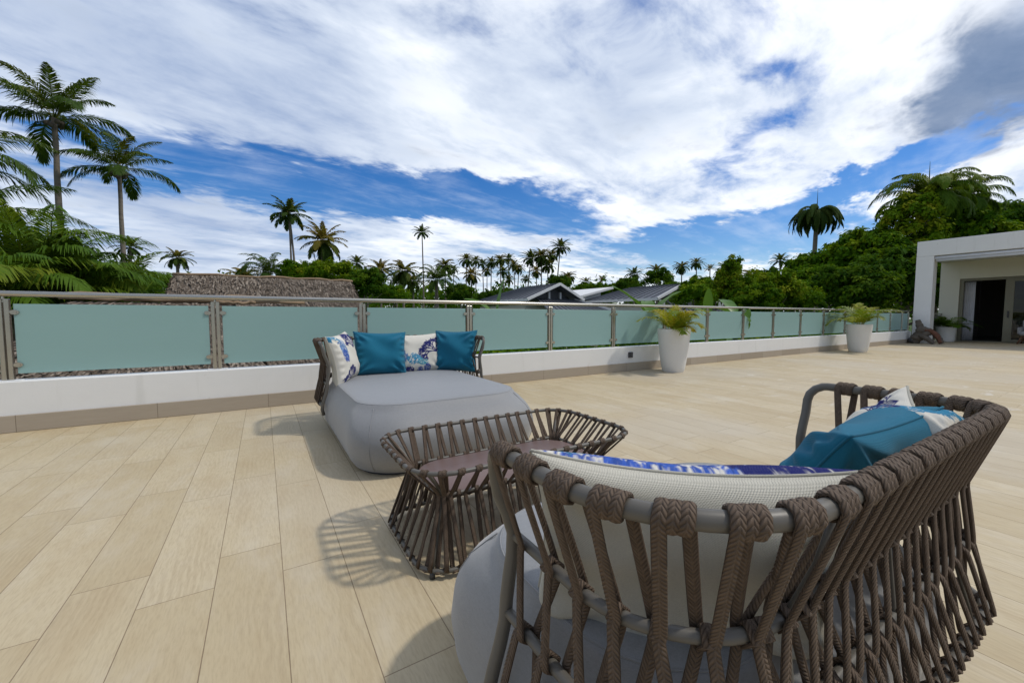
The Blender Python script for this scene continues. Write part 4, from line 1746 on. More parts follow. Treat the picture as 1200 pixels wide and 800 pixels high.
def bar(mb, a, b, w, h, up=(0, 0, 1)):
    a, b = Vector(a), Vector(b)
    t = (b - a).normalized()
    s = t.cross(Vector(up)).normalized() * (w / 2)
    u = s.cross(t).normalized() * (h / 2)
    r = lambda p: [p - s - u, p + s - u, p + s + u, p - s + u]
    mb.loft([r(a), r(b)], True, True)


def gable_house(label, apex, hw_l, hw_r, zl, zr, yridge, yend, eave_out, seed):
    ax, ay, az = apex
    o = (ax, ay + 3, GZ)
    root = empty("house", o)
    tag(root, label, "house", "grey roofed houses beyond the railing")
    # walls
    mb = MB()
    mb.box((ax - hw_l + .3, ay + .8, GZ - .1), (ax + hw_r - .3, yend - .4, zl - .35))
    mb.build("wall", M['housewall'], root, o, smooth=False)
    mb = MB()
    gz0 = zl - .05
    k = len(mb.v)
    mb.v += [(ax - hw_l + .35, ay + .55, gz0), (ax + hw_r - .35, ay + .55, gz0), (ax, ay + .55, az - .18),
             (ax - hw_l + .35, ay + .62, gz0), (ax + hw_r - .35, ay + .62, gz0), (ax, ay + .62, az - .18)]
    for q in ((0, 1, 2), (5, 4, 3), (0, 3, 4, 1), (1, 4, 5, 2), (2, 5, 3, 0)):
        mb.face([k + i for i in q])
    mb.build("gable_recess", M['dark'], root, o, smooth=False)
    # main roof: two slopes and a hip at the far end
    rf = MB()
    el, er = ax - hw_l, ax + hw_r
    standing_seam(rf, (el, yend, zl), (el, ay, zl), (ax, ay, az), (ax, yridge, az), 12)
    standing_seam(rf, (er, ay, zr), (er, yend, zr), (ax, yridge, az), (ax, ay, az), 12)
    standing_seam(rf, (er, yend, zr), (el, yend, zl), (ax, yridge, az - .003), (ax, yridge + .01, az - .003), 10)
    r = rf.build("roof", M['roof'], root, o, smooth=False)
    mb = MB()
    nb = 26
    for i in range(nb):
        y = ay + .1 + (yridge - ay - .2) * i / nb
        mb.box((ax - .07, y, az + .0), (ax + .07, y + (yridge - ay) / nb * .72, az + .075))
    mb.build("ridge_cap", M['roof'], r, o, smooth=False)
    mb = MB()
    bar(mb, (el - .12, ay - .03, zl - .06), (ax, ay - .03, az + .01), .08, .15)
    mb.build("barge_board", M['trim'], root, o, smooth=False)
    mb = MB()
    bar(mb, (ax, ay - .031, az + .012), (er + .12, ay - .031, zr - .06), .08, .15)
    mb.build("barge_board", M['trim'], root, o, smooth=False)
    mb = MB()
    bar(mb, (el - .05, ay, zl - .08), (el - .05, yend, zl - .08), .12, .14)
    mb.build("gutter", M['trim'], root, o, smooth=False)
    for q in (-.42, .42):
        mb = MB()
        bar(mb, (ax + q, ay + .50, gz0), (ax + q, ay + .50, az - .35 - .2 * abs(q)), .12, .10, (0, 1, 0))
        mb.build("gable_post", M['trim'], root, o, smooth=False)
    # lower pent roof in front of the gable
    mb = MB()
    standing_seam(mb, (el + .2, ay - eave_out, zl - .75), (er + 1.2, ay - eave_out, zl - .75), (er - .2, ay + .5, zl + .02), (el + .9, ay + .5, zl + .02), 14)
    mb.build("porch_roof", M['roof'], root, o, smooth=False)
    mb = MB()
    bar(mb, (er - .2, ay + .48, zl + .03), (er + 1.28, ay - eave_out - .05, zl - .75), .16, .12)
    mb.build("porch_fascia", M['trim'], root, o, smooth=False)
    for wx in (el + .9, ax + .3):
        mb = MB()
        mb.box((wx, ay + .755, -2.2), (wx + .9, ay + .81, -.6))
        w = mb.build("window", M['trim'], root, o, smooth=False)
        mb = MB()
        mb.box((wx + .08, ay + .735, -2.12), (wx + .82, ay + .753, -.68))
        mb.build("pane", M['pane'], w, o, smooth=False)
    return root


gable_house("grey metal roofed house with white gable trim, left of the two", (14.95, 19.0, 2.88), 2.2, 1.75, 2.0, 2.05, 23.4, 26.0, 1.7, 1)
gable_house("grey metal roofed house with white gable trim, right one beside the pergola", (21.03, 15.2, 2.84), 2.05, 1.25, 2.05, 2.12, 19.4, 21.5, 1.2, 2)


def white_house():
    o = (19.6, 22.2, GZ)
    root = empty("house", o)
    tag(root, "white walled house with a single sloping roof between the two grey roofs", "house")
    mb = MB()
    k = 0
    x0, x1, y0, y1 = 17.6, 20.6, 21.5, 26.0
    mb.v += [(x0, y0, GZ), (x1, y0, GZ), (x1, y1, GZ), (x0, y1, GZ), (x0, y0, 2.05), (x1, y0, 2.75), (x1, y1, 2.75), (x0, y1, 2.05)]
    for q in ((3, 2, 1, 0), (4, 5, 6, 7), (0, 1, 5, 4), (1, 2, 6, 5), (2, 3, 7, 6), (3, 0, 4, 7)):
        mb.face(q)
    mb.build("wall", M['trim'], root, o, smooth=False)
    mb = MB()
    bar(mb, (x0 - .7, (y0 + y1) / 2, 1.99), (x1 + .75, (y0 + y1) / 2, 3.02), y1 - y0 + 1.0, .14)
    mb.build("roof", M['trim'], root, o, smooth=False)


white_house()


def pergola():
    o = (25.5, 16.6, GZ)
    root = empty("pergola", o)
    tag(root, "white painted pergola with square posts behind the right grey roof", "pergola")
    mb = MB()
    x0, x1, y0, y1 = 23.6, 26.2, 15.9, 18.6
    for y in (y0, y1):
        mb.box((x0 - .3, y - .07, 2.30), (x1 + .3, y + .07, 2.52))
    mb.build("beam", M['trim'], root, o, smooth=False)
    for i in range(7):
        mb = MB()
        x = x0 + (x1 - x0) * i / 6
        mb.box((x - .05, y0 - .4, 2.523), (x + .05, y1 + .4, 2.68))
        mb.build("rafter", M['trim'], root, o, smooth=False)
    for x in (x0, x1):
        for y in (y0, y1):
            mb = MB()
            mb.box((x - .13, y - .13, GZ), (x + .13, y + .13, 2.297))
            mb.build("post", M['trim'], root, o, smooth=False)


pergola()


def water_tank():
    o = (23.6, 11.6, GZ)
    root = empty("water_tank", o)
    tag(root, "pale grey domed water tank showing between shrubs beyond the railing", "water tank")
    mb = MB()
    pot_profile(mb, [(.5, GZ), (.5, 1.55), (.48, 1.72), (.42, 1.86), (.30, 1.97), (.15, 2.02), (.03, 2.03)], (o[0], o[1]), 24)
    mb.build("tank", M['greyseat'], root, o)
    mb = MB()
    mb.box((o[0] - .8, o[1] - .8, GZ + .001), (o[0] + .8, o[1] + .8, GZ + .25))
    mb.build("plinth", M['trim'], root, o, smooth=False)


water_tank()


# ================================================================== trees and plants
FW = Vector((math.sin(R(31.5)), math.cos(R(31.5)), 0))
RT = Vector((math.cos(R(31.5)), -math.sin(R(31.5)), 0))


def at(px, py, d):
    """world point at horizontal distance d ahead that a plan pixel (1200 x 800) of the survey photo sights"""
    dz = (370.5 - py) / 475.0
    p = FW * d + RT * (d * (px - 600) / 475.0)
    return Vector((p.x, p.y, 1.0 + d * dz))


PALM_MESH = {}


def palm_crown(key, seed, nf, L, emin, emax, droop, nl, ll, lw, hang, tint, material, curl=0.0, seg=12, up_bias=1.0, early=False):
    if key in PALM_MESH:
        return PALM_MESH[key]
    rng = random.Random(seed)
    ps = []
    for k in range(nf):
        f = (k + .5) / nf
        az = k * 2.39996 + rng.uniform(-.25, .25)
        e0 = R(emin + (emax - emin) * f ** up_bias + rng.uniform(-6, 6))
        t = tint[0] + (tint[1] - tint[0]) * (1 - f) + rng.uniform(-.1, .1)
        l_ = L * rng.uniform(.82, 1.08) * (0.80 + .2 * math.sin(math.pi * f))
        ps.append(frond_np(rng, (0.10 * math.sin(az), 0.10 * math.cos(az), 0.0), az, e0, l_, R(droop * rng.uniform(.8, 1.2)), nl, ll, lw, hang, t, rng.uniform(-curl, curl), seg, early=early))
    PALM_MESH[key] = (merge(ps), material)
    return PALM_MESH[key]


CROWN_OBJ = {}


def palm_tree(label, top, key, scale, rt=0.13, rb=0.20, lean=(0, 0), group="palms beyond the railing", ground=None, rz=0.0, spear=False, second=None, crownshaft=False, cat="palm tree", nuts=False):
    """top = crown base in the world"""
    gx, gy = top.x + lean[0], top.y + lean[1]
    base = Vector((gx, gy, GZ))
    root = empty("palm_tree", base)
    tag(root, label, cat, group)
    rnd = random.Random(int(abs(top.x * 131 + top.y * 17 + top.z * 7)))

    def trunk(dx, dy, topl):
        mb = MB()
        pts, rad = [], []
        n = 16
        bx, by = rnd.uniform(-.03, .03), rnd.uniform(-.03, .03)
        h = topl.z
        for i in range(n + 1):
            f = i / n
            w = math.sin(f * math.pi) * h * .02
            g = f ** 1.4
            pts.append((dx + (topl.x - dx) * g + w * bx * 30 * .5 + rnd.uniform(-.015, .015), dy + (topl.y - dy) * g + w * by * 30 * .5, h * f))
            rad.append(rb * (1 - f) ** 2 * .5 + rt * (1 + .55 * (1 - f)) * (1 + rnd.uniform(-.05, .05)))
        mb.tube(pts, rad, 9)
        if crownshaft:
            mb.tube([(topl.x, topl.y, topl.z - .9), (topl.x, topl.y, topl.z - .4), (topl.x, topl.y, topl.z + .2)], [rt * 1.4, rt * 1.7, rt * .9], 9)
        mb.build("trunk", M['bark'], root)
    tl = top - base
    trunk(0, 0, tl)
    if second:
        trunk(second[0], second[1], tl + Vector((second[2], second[3], second[4])))
    (V, F, T), material = PALM_MESH[key]
    if key in CROWN_OBJ:
        c = CROWN_OBJ[key].copy()
        COL.objects.link(c)
    else:
        c = mesh_np("crown", V, F, material, None, T)
        CROWN_OBJ[key] = c
    c.parent = root
    c.location = tl
    c.scale = (scale, scale, scale)
    c.rotation_euler = (rnd.uniform(-.06, .06), rnd.uniform(-.06, .06), rz)
    if spear:
        mb = MB()
        h = spear
        mb.tube([tl, tl + Vector((.02, 0, h * .5)), tl + Vector((.05, .02, h))], [.06, .035, .008], 6)
        mb.build("spear_leaf", M['palm'], root)
    if nuts:
        for k in range(7):
            a = k * 0.9
            mb = MB()
            q = tl + Vector((math.cos(a) * .27, math.sin(a) * .27, -.22 - .1 * (k % 3)))
            pot_profile(mb, [(.02, q.z - .14), (.09, q.z - .09), (.115, q.z), (.08, q.z + .09), (.02, q.z + .12)], (q.x, q.y), 10)
            mb.build("coconut", M['drift'], root)
    return root


palm_crown('tallA', 5, 16, 3.8, -8, 84, 70, 74, 1.0, .026, .9, (.7, .15), M['palm'], .5)
palm_crown('tallB', 9, 16, 3.6, -16, 82, 72, 70, 0.95, .026, .95, (.8, .15), M['palm'], .6)
palm_crown('edge', 12, 20, 3.4, -30, 75, 95, 64, 0.95, .026, .9, (.6, .1), M['palm'], .4)
palm_crown('coco1', 21, 28, 3.4, -45, 80, 80, 26, 0.85, 0.07, .8, (.95, .1), M['palmfar'], .4, 9)
palm_crown('coco2', 22, 26, 3.3, -30, 82, 72, 26, 0.85, 0.07, .7, (.7, .1), M['palmfar'], .5, 9)
palm_crown('coco3', 23, 30, 3.2, -55, 78, 85, 24, 0.80, 0.075, .9, (1.0, .2), M['palmfar'], .3, 9)
palm_crown('brown', 24, 30, 3.3, -62, 80, 70, 26, 0.85, 0.075, .9, (1.25, .25), M['palmfar'], .3, 9)
palm_crown('dry', 25, 20, 2.8, -10, 85, 60, 20, 0.7, .05, .6, (1.0, .7), M['palmfar'], .3, 8)
palm_crown('droop', 26, 40, 5.0, 48, 88, 158, 84, 0.70, .045, 1.25, (.45, .05), M['palmfar'], .2, 18, 0.8, True)
palm_crown('royal', 27, 32, 5.4, 5, 84, 135, 84, 1.25, .04, 1.1, (.75, .2), M['areca'], .3, 14)
palm_crown('queen', 28, 22, 4.2, 5, 84, 110, 34, 0.9, .045, .9, (.5, .1), M['palmfar'], .3, 12)


def P3(px, py, d):
    return at(px, py, d)


palm_tree("tallest coconut palm at far left, wide crown on a slim curved trunk", P3(80, 146, 20.5), 'tallA', .95, .10, .15, (0.1, -0.1), rz=0.7, nuts=True)
palm_tree("second tall coconut palm from the left, smaller crown left of the thatched roofs", P3(150, 202, 21.5), 'tallB', .78, .085, .13, (.0, -.1), rz=2.1, nuts=True)
palm_tree("palm cut off by the left edge of the photo with drooping frond tips", P3(-46, 190, 15.5), 'edge', 1.0, .15, .2, (-.6, 0), rz=0.6)
palm_tree("small palm half hidden behind the slim trunk of the second tall palm", P3(158, 291, 62), 'coco2', .80, .14, .2, rz=.4)
palm_tree("short palm just below and behind the slim trunk of the second tall palm", P3(160, 314, 66), 'coco1', .75, .14, .2, rz=1.4)
palm_tree("small round headed palm rising over the left end of the long thatched ridge", P3(212, 303, 62), 'coco1', .76, .20, .26, rz=1.0)
palm_tree("tall coconut palm with twin trunks above the long thatched roof", P3(343, 253, 52), 'coco2', .92, .10, .14, (.3, 0), rz=2.2, second=(.75, .3, .10, 0, -.3))
palm_tree("palm with browning lower fronds right of the twin trunk palm", P3(381, 283, 48), 'brown', .98, .14, .20, (-.4, 0), rz=.2)
FAR = [
    (420, 309, 84, 'coco2', .70, 0, "little dark palm between the brown palm and the yellowish one"),
    (447, 316, 70, 'brown', .74, 0, "yellowish palm with a pale trunk right of the thatched ridge end"),
    (474, 318, 58, 'coco3', .82, 0, "bushy green palm just left of the thin lone palm"),
    (496, 274, 88, 'coco2', .66, 0, "thin lone palm standing far above its neighbours over the left daybed"),
    (522, 312, 78, 'coco3', .76, 0, "broad palm right of the thin lone palm"),
    (547, 305, 95, 'coco1', .68, 0, "palm with a star shaped head at the left of the middle palm row"),
    (553, 322, 80, 'brown', .68, 0, "short brownish palm under the star headed palm"),
    (566, 310, 112, 'coco2', .66, .5, "slim palm second from left in the middle palm row"),
    (576, 308, 108, 'coco1', .66, -.6, "slim palm third from left in the middle palm row"),
    (586, 305, 104, 'coco3', .72, .4, "tallest palm at the centre of the middle palm row"),
    (590, 319, 96, 'coco2', .68, 0, "lower full palm under the centre of the middle palm row"),
    (602, 311, 112, 'coco1', .66, .8, "slim palm right of the centre of the middle palm row"),
    (608, 315, 106, 'coco3', .64, -.5, "short crowned palm at the right of the middle palm row"),
    (616, 327, 118, 'coco2', .56, .0, "low small palm at the right foot of the middle palm row"),
    (622, 304, 92, 'coco2', .86, -1.5, "leaning palm with long fronds left of the leafy palm cluster"),
    (634, 301, 90, 'coco3', .90, .0, "dense headed palm in the leafy cluster above the left house"),
    (641, 312, 92, 'coco1', .66, .5, "smaller palm at the right of the leafy cluster above the left house"),
    (656, 291, 88, 'coco2', .80, -1.9, "palm on a leaning trunk above the left grey roof, with wide fronds"),
    (665, 325, 90, 'coco3', .72, 0, "stout low palm behind the apex of the left grey roof"),
    (705, 329, 96, 'dry', .64, 0, "small dry looking palm above the white walled house"),
    (686, 331, 100, 'coco1', .60, 0, "low palm between the leaning palm and the dry looking one"),
    (797, 313, 92, 'coco3', .66, 0, "palm with a heavy head above the right grey roof apex"),
    (814, 309, 92, 'coco1', .60, .2, "open headed palm right of the heavy headed one"),
    (830, 316, 92, 'dry', .58, .0, "pale palm above the pergola"),
    (846, 314, 110, 'coco2', .62, -.3, "left palm of the small far pair right of the pergola"),
    (857, 312, 108, 'coco1', .66, .4, "right palm of the small far pair right of the pergola"),
    (507, 334, 120, 'coco1', .70, 0, "low palm showing between the thin lone palm and the broad palm"),
    (532, 316, 130, 'coco2', .72, 0.3, "small far palm peeping left of the star headed palm"),
    (558, 306, 135, 'coco1', .74, 0.3, "slim far palm first from left in the middle palm row"),
    (571, 318, 125, 'coco3', .68, 0.0, "lower palm under the slim second and third palms of the middle row"),
    (596, 304, 128, 'coco2', .76, -.4, "far palm close right of the tallest palm of the middle row"),
    (596, 328, 115, 'coco1', .66, 0.0, "low palm at the centre foot of the middle palm row"),
    (628, 318, 105, 'brown', .66, 0.5, "brown tinged palm under the leafy palm cluster"),
    (646, 300, 100, 'coco3', .74, 0.6, "palm pressed between the leafy cluster and the leaning palm"),
    (432, 326, 66, 'coco2', .78, 0.0, "dark palm in front of the yellowish palm's trunk"),
    (485, 330, 72, 'coco3', .74, 0.0, "dark spreading palm at the foot of the thin lone palm"),
    (466, 332, 62, 'queen', .60, 0.0, "feathery palm low behind the handrail left of the thin lone palm"),
    (742, 322, 88, 'coco2', .70, 0.0, "palm top standing out of the trees above the right grey roof's left end"),
    (768, 318, 90, 'coco1', .72, 0.0, "palm top just left of the heavy headed palm"),
    (911, 306, 84, 'coco2', .62, .0, "small palm on a thin trunk left of the drooping palm"),
    (930, 311, 82, 'coco3', .72, .0, "darker palm immediately left of the drooping palm's trunk"),
    (878, 326, 70, 'coco3', .80, .0, "dark low palm in the greenery before the small far pair"),
]
for i, (px, py, d, key, sc, ln, lab) in enumerate(FAR):
    palm_tree(lab, P3(px, py, d), key, sc * 1.13, .11, .16, (ln, 0), rz=i * 1.1)
palm_tree("drooping palm with hanging fronds and an upright spear over the right trees", P3(951, 256, 42), 'droop', .80, .18, .24, (0, 0), rz=.4, spear=2.8, crownshaft=True)
palm_tree("large feathery palm above the tree mass at right with a thin spear leaf", P3(1078, 236, 27), 'royal', .66, .20, .28, (0, 0), rz=.2, spear=2.4, crownshaft=True)
palm_tree("large feathery palm crowded against the spear leaf palm at right", P3(1112, 240, 29), 'royal', .62, .20, .28, (0, 0), rz=1.9, spear=1.7)
palm_tree("queen palm spreading behind the long thatched roof", P3(318, 322, 34), 'queen', .78, .16, .2, (0, 0), rz=1.3)
palm_tree("dark low palm left of the queen palm behind the thatched roof", P3(288, 326, 38), 'coco3', .70, .16, .2, (0, 0), rz=0.3)
palm_tree("wide dark palm low behind the first railing posts right of the thatch", P3(512, 330, 40), 'queen', .74, .16, .2, (0, 0), rz=2.3)


# ---- areca clumps behind the left railing
def areca_clump(label, base, nstem, fl, seed, spread, zspan, tint):
    root = empty("areca_palm", base)
    tag(root, label, "palm shrub", "areca palms at the left")
    rng = random.Random(seed)
    st = MB()
    ps = []
    for k in range(nstem):
        a = rng.uniform(0, 6.28)
        r_ = spread * math.sqrt(rng.random())
        x, y = r_ * math.cos(a), r_ * math.sin(a)
        h = rng.uniform(*zspan)
        st.tube([(x * .5, y * .5, 0), (x * .8, y * .8, h * .5), (x, y, h)], [.06, .05, .04], 6)
        nf = rng.randint(7, 9)
        for q in range(nf):
            az = q * 6.283 / nf + rng.uniform(-.3, .3)
            ps.append(frond_np(rng, (x, y, h), az, R(rng.uniform(28, 84)), fl * rng.uniform(.75, 1.1), R(rng.uniform(75, 125)), 46, fl * .33, fl * .0080, .95, rng.uniform(*tint), rng.uniform(-.3, .3), 11, 58, 26))
    V, F, T = merge(ps)
    mesh_np("fronds", V, F, M['areca'], root, T)
    st.build("stems", M['bark'], root)


def gp(px, d):
    p = at(px, 370, d)
    return Vector((p.x, p.y, GZ))


palm_crown('low', 31, 17, 3.2, -12, 70, 80, 70, .85, .022, 1.0, (.4, .05), M['palm'], .3)
palm_tree("low dark palm at the left edge sweeping a long frond over the areca clumps", P3(-62, 262, 10.5), 'low', 1.0, .12, .16, (0, 0), rz=1.15)
areca_clump("bright green areca palm clump at the left edge behind the railing", gp(28, 9.5), 18, 2.3, 41, 1.5, (4.1, 5.7), (.05, .7))
areca_clump("dense areca palm clump under the tallest palm's trunk", gp(92, 11.5), 16, 2.2, 42, 1.5, (4.0, 5.4), (.05, .6))
areca_clump("lower areca palm clump around the foot of the second tall palm", gp(138, 14.0), 9, 2.1, 43, 1.2, (3.2, 4.3), (.05, .55))
areca_clump("tall areca palm clump at the very left, above the railing end", gp(-45, 10.5), 10, 2.4, 44, 1.3, (4.0, 5.2), (.0, .5))


# ---- broad-leaved trees
def crown_np(seed, lobes, nclump, per, size, ragged=1.0, flat=.75):
    rng = np.random.default_rng(seed)
    Vs, Ts = [], []
    lob = np.array(lobes, float)
    wt = lob[:, 3] * lob[:, 4]
    wt /= wt.sum()
    for k in range(nclump):
        l_ = lob[rng.choice(len(lob), p=wt)]
        d = rng.normal(size=3)
        d /= np.linalg.norm(d)
        if d[2] < -.45:
            d[2] *= -.5
        rr = rng.uniform(.55, 1.04) ** .6
        c = l_[:3] + d * l_[3:6] * rr * (1 + ragged * rng.normal(0, .09))
        cr = rng.uniform(.24, .50) * (l_[3:6].mean() * .55 + .25)
        n = int(per * rng.uniform(.7, 1.3))
        q = rng.normal(size=(n, 3))
        q /= np.linalg.norm(q, axis=1)[:, None]
        pos = c + q * (rng.random((n, 1)) ** .45) * cr * np.array([1, 1, flat])
        nr = q * .8 + d * .6 + rng.normal(0, .45, (n, 3)) + np.array([0, 0, .45])
        nr /= np.linalg.norm(nr, axis=1)[:, None]
        a = np.cross(nr, rng.normal(size=(n, 3)))
        a /= np.linalg.norm(a, axis=1)[:, None]
        b = np.cross(nr, a)
        L = size * rng.uniform(.65, 1.3, (n, 1))
        wv = L * rng.uniform(.24, .36, (n, 1))
        tip = pos + a * L - np.array([0, 0, 1]) * L * .18
        mid = pos + a * L * .45 + nr * L * .06
        Vs.append(np.stack([pos, mid + b * wv, tip, mid - b * wv], 1))
        tb = np.clip(rng.beta(1.7, 2.2), 0, 1)
        tt = np.clip(tb + rng.normal(0, .13, n), 0, 1)
        Ts.append(np.repeat(tt, 4))
    V = np.concatenate(Vs).reshape(-1, 3)
    T = np.concatenate(Ts)
    F = np.arange(len(V)).reshape(-1, 4)
    return V, F, T


TREE_MESH = {}
for key, args in {
    'round': (51, [(0, 0, 0, 2.4, 2.4, 2.0), (1.4, .5, -.5, 1.6, 1.6, 1.4), (-1.3, -.6, -.3, 1.7, 1.6, 1.5), (.2, -1.2, .6, 1.5, 1.4, 1.2), (-.3, 1.2, 1.0, 1.4, 1.4, 1.1)], 210, 62, .26),
    'wide': (52, [(0, 0, 0, 2.8, 2.6, 1.4), (2.0, .2, -.2, 1.8, 1.6, 1.2), (-2.0, .4, .1, 1.8, 1.8, 1.2), (.5, -1.0, .7, 1.5, 1.5, 1.0), (-1.0, .6, 1.0, 1.3, 1.3, .9), (1.3, .5, .9, 1.1, 1.1, .9)], 220, 60, .27),
    'tall': (53, [(0, 0, 0, 1.9, 1.9, 2.5), (.8, .3, 1.5, 1.3, 1.3, 1.4), (-.8, -.3, -1.2, 1.7, 1.6, 1.5), (.9, -.6, -1.0, 1.5, 1.4, 1.3), (-.4, .6, 2.0, .9, .9, 1.1)], 200, 60, .25),
    'open': (54, [(0, 0, 0, 2.2, 2.2, 1.8), (1.6, .3, .8, 1.1, 1.1, .9), (-1.5, .2, 1.0, 1.0, 1.0, .9), (.2, -.8, 1.6, .9, .9, .8)], 105, 52, .28),
}.items():
    TREE_MESH[key] = crown_np(*args)
TREE_OBJ = {}


def broad_tree(label, c, key, s, material='leaf', group="broad leaved trees beyond the railing", rz=0.0, sz=None, cat="tree"):
    base = Vector((c.x, c.y, GZ))
    root = empty("broadleaf_tree", base)
    tag(root, label, cat, group)
    k = (key, material)
    V, F, T = TREE_MESH[key]
    if k in TREE_OBJ:
        o = TREE_OBJ[k].copy()
        COL.objects.link(o)
    else:
        o = mesh_np("crown", V, F, M[material], None, T)
        TREE_OBJ[k] = o
    o.parent = root
    o.location = c - base
    o.rotation_euler = (0, 0, rz)
    sz = sz or s
    o.scale = (s, s, sz)
    rnd = random.Random(int(abs(c.x * 71 + c.y * 13)))
    mb = MB()
    h = c.z - GZ
    mb.tube([(0, 0, -.1), (rnd.uniform(-.1, .1), .05, h * .4), (0, 0, h * .8), (0, 0, h + s)], [.20 * s, .15 * s, .11 * s, .03 * s], 9)
    for q in range(8):
        a = q * .785 + rnd.uniform(-.3, .3)
        z0 = h * rnd.uniform(.55, .9)
        r_ = s * rnd.uniform(1.2, 2.1)
        mb.tube([(0, 0, z0), (r_ * .45 * math.cos(a), r_ * .45 * math.sin(a), z0 + s * .5), (r_ * math.cos(a), r_ * math.sin(a), z0 + s * rnd.uniform(.7, 1.6))], [.085 * s, .055 * s, .02 * s], 7)
    mb.build("trunk", M['bark'], root)
    return root


GR = "broad leaved trees massed at the right"
RIGHT = [
    (1165, 268, 33, 'wide', 1.15, 'leafdk', "dark spreading tree rising over the pavilion roof at the right edge"),
    (1120, 292, 30, 'round', 1.25, 'leaf', "leafy tree directly behind the pavilion's left corner"),
    (1062, 284, 26.5, 'tall', 1.0, 'leafyl', "tall yellow green tree under the large feathery palms"),
    (1052, 328, 22.5, 'round', .92, 'leafdk', "dark tree filling the space behind the last railing panels"),
    (1008, 306, 27, 'round', .98, 'leaf', "rounded green tree left of the tall yellow green tree"),
    (1000, 344, 21, 'round', .68, 'leafdk', "low dark tree behind the second planter"),
    (968, 322, 28, 'open', .95, 'leaf', "loose tree at the foot of the drooping palm"),
    (942, 342, 24, 'round', .66, 'leaf', "small rounded tree before the drooping palm's trunk"),
    (1095, 340, 24.5, 'round', .85, 'leafdk', "dark tree tight against the pavilion wall"),
    (1205, 285, 38, 'wide', 1.3, 'leafdk', "dark tree behind the right end of the pavilion roof"),
]
for i, (px, py, d, key, s, m_, lab) in enumerate(RIGHT):
    broad_tree(lab, at(px, py, d), key, s, m_, GR, i * 1.3)
SHR = [
    (905, 342, 19.5, 'open', .50, 'leafyl', "yellow green shrub right of the water tank"),
    (862, 338, 18.5, 'tall', .46, 'leafyl', "tall shrub with yellow and reddish tips right of the pergola"),
    (838, 347, 19.0, 'open', .45, 'leafyl', "light green shrub in front of the pergola"),
    (880, 356, 17.5, 'round', .40, 'leaf', "rounded shrub below the water tank"),
    (812, 352, 16.5, 'open', .36, 'leaf', "small shrub before the right house's gable"),
    (925, 352, 20.5, 'round', .48, 'leaf', "green shrub left of the low dark tree"),
]
for i, (px, py, d, key, s, m_, lab) in enumerate(SHR):
    broad_tree(lab, at(px, py, d), key, s, m_, "shrubs beyond the railing", i * .9, cat="shrub")
MID = [
    (392, 322, 31, 'wide', .62, 'leafyl', "yellow green tree behind the right end of the thatched ridge"),
    (355, 326, 33, 'round', .62, 'leaf', "green tree under the twin trunk palm"),
    (428, 336, 30, 'round', .60, 'leafdk', "dark tree right of the thatched ridge end"),
    (462, 348, 36, 'round', .50, 'leaf', "low tree under the yellowish palm"),
    (540, 346, 44, 'round', .60, 'leafdk', "dark tree below the left of the middle palm row"),
    (578, 350, 50, 'wide', .62, 'leafdk', "dark spreading tree below the middle palm row"),
    (172, 338, 40, 'round', .55, 'leaf', "low tree between the second tall palm and the thatched ridge"),
    (195, 334, 46, 'wide', .55, 'leafdk', "low dark tree at the left end of the thatched ridge"),
    (655, 334, 62, 'round', .70, 'leafdk', "dark tree behind the left grey roof"),
    (690, 342, 66, 'wide', .85, 'leaf', "spreading tree behind the white walled house"),
    (735, 338, 64, 'round', .82, 'leafdk', "dark tree above the right grey roof's left end"),
    (770, 331, 60, 'open', .95, 'leafdk', "tall dark tree above the right grey roof"),
    (785, 342, 56, 'wide', .75, 'leaf', "spreading tree close behind the right roof apex"),
    (820, 338, 52, 'open', .80, 'leaf', "round tree behind the pergola"),
    (850, 338, 48, 'tall', .62, 'leaf', "upright tree between the pergola and the small far pair of palms"),
    (893, 334, 46, 'open', .90, 'leafdk', "dark tree left of the drooping palm"),
    (712, 342, 70, 'wide', .80, 'leaf', "low spreading tree above the white sloping roof"),
]
for i, (px, py, d, key, s, m_, lab) in enumerate(MID):
    broad_tree(lab, at(px, py, d), key, s, m_, "trees in the background", i * 1.7)


# ---- far wood that reads as one band of green
def far_wood():
    rng = np.random.default_rng(77)
    Vs, Ts = [], []
    for k in range(1000):
        az = R(rng.uniform(-38, 92))
        d = rng.uniform(95, 150)
        x, y = d * math.sin(az), d * math.cos(az)
        h = rng.uniform(3.0, 11.6)
        n = 60
        q = rng.normal(size=(n, 3))
        q /= np.linalg.norm(q, axis=1)[:, None]
        r_ = rng.uniform(2.2, 4.0)
        pos = np.array([x, y, GZ + h]) + q * (rng.random((n, 1)) ** .4) * np.array([r_, r_, r_ * .9])
        pos[:, 2] = np.maximum(pos[:, 2], GZ)
        a = np.cross(q + rng.normal(0, .4, (n, 3)), rng.normal(size=(n, 3)))
        a /= np.linalg.norm(a, axis=1)[:, None]
        b = np.cross(q, a)
        L = rng.uniform(.6, 1.3, (n, 1))
        Vs.append(np.stack([pos, pos + a * L * .5 + b * L * .35, pos + a * L, pos + a * L * .5 - b * L * .35], 1))
        Ts.append(np.repeat(np.clip(rng.beta(1.6, 2.4) + rng.normal(0, .1, n), 0, 1), 4))
    V = np.concatenate(Vs).reshape(-1, 3)
    o = mesh_np("far_wood", V, np.arange(len(V)).reshape(-1, 4), M['leafdk'], None, np.concatenate(Ts))
    tag(o, "dark band of woodland along the horizon behind the palms", "woodland", kind='stuff')


far_wood()


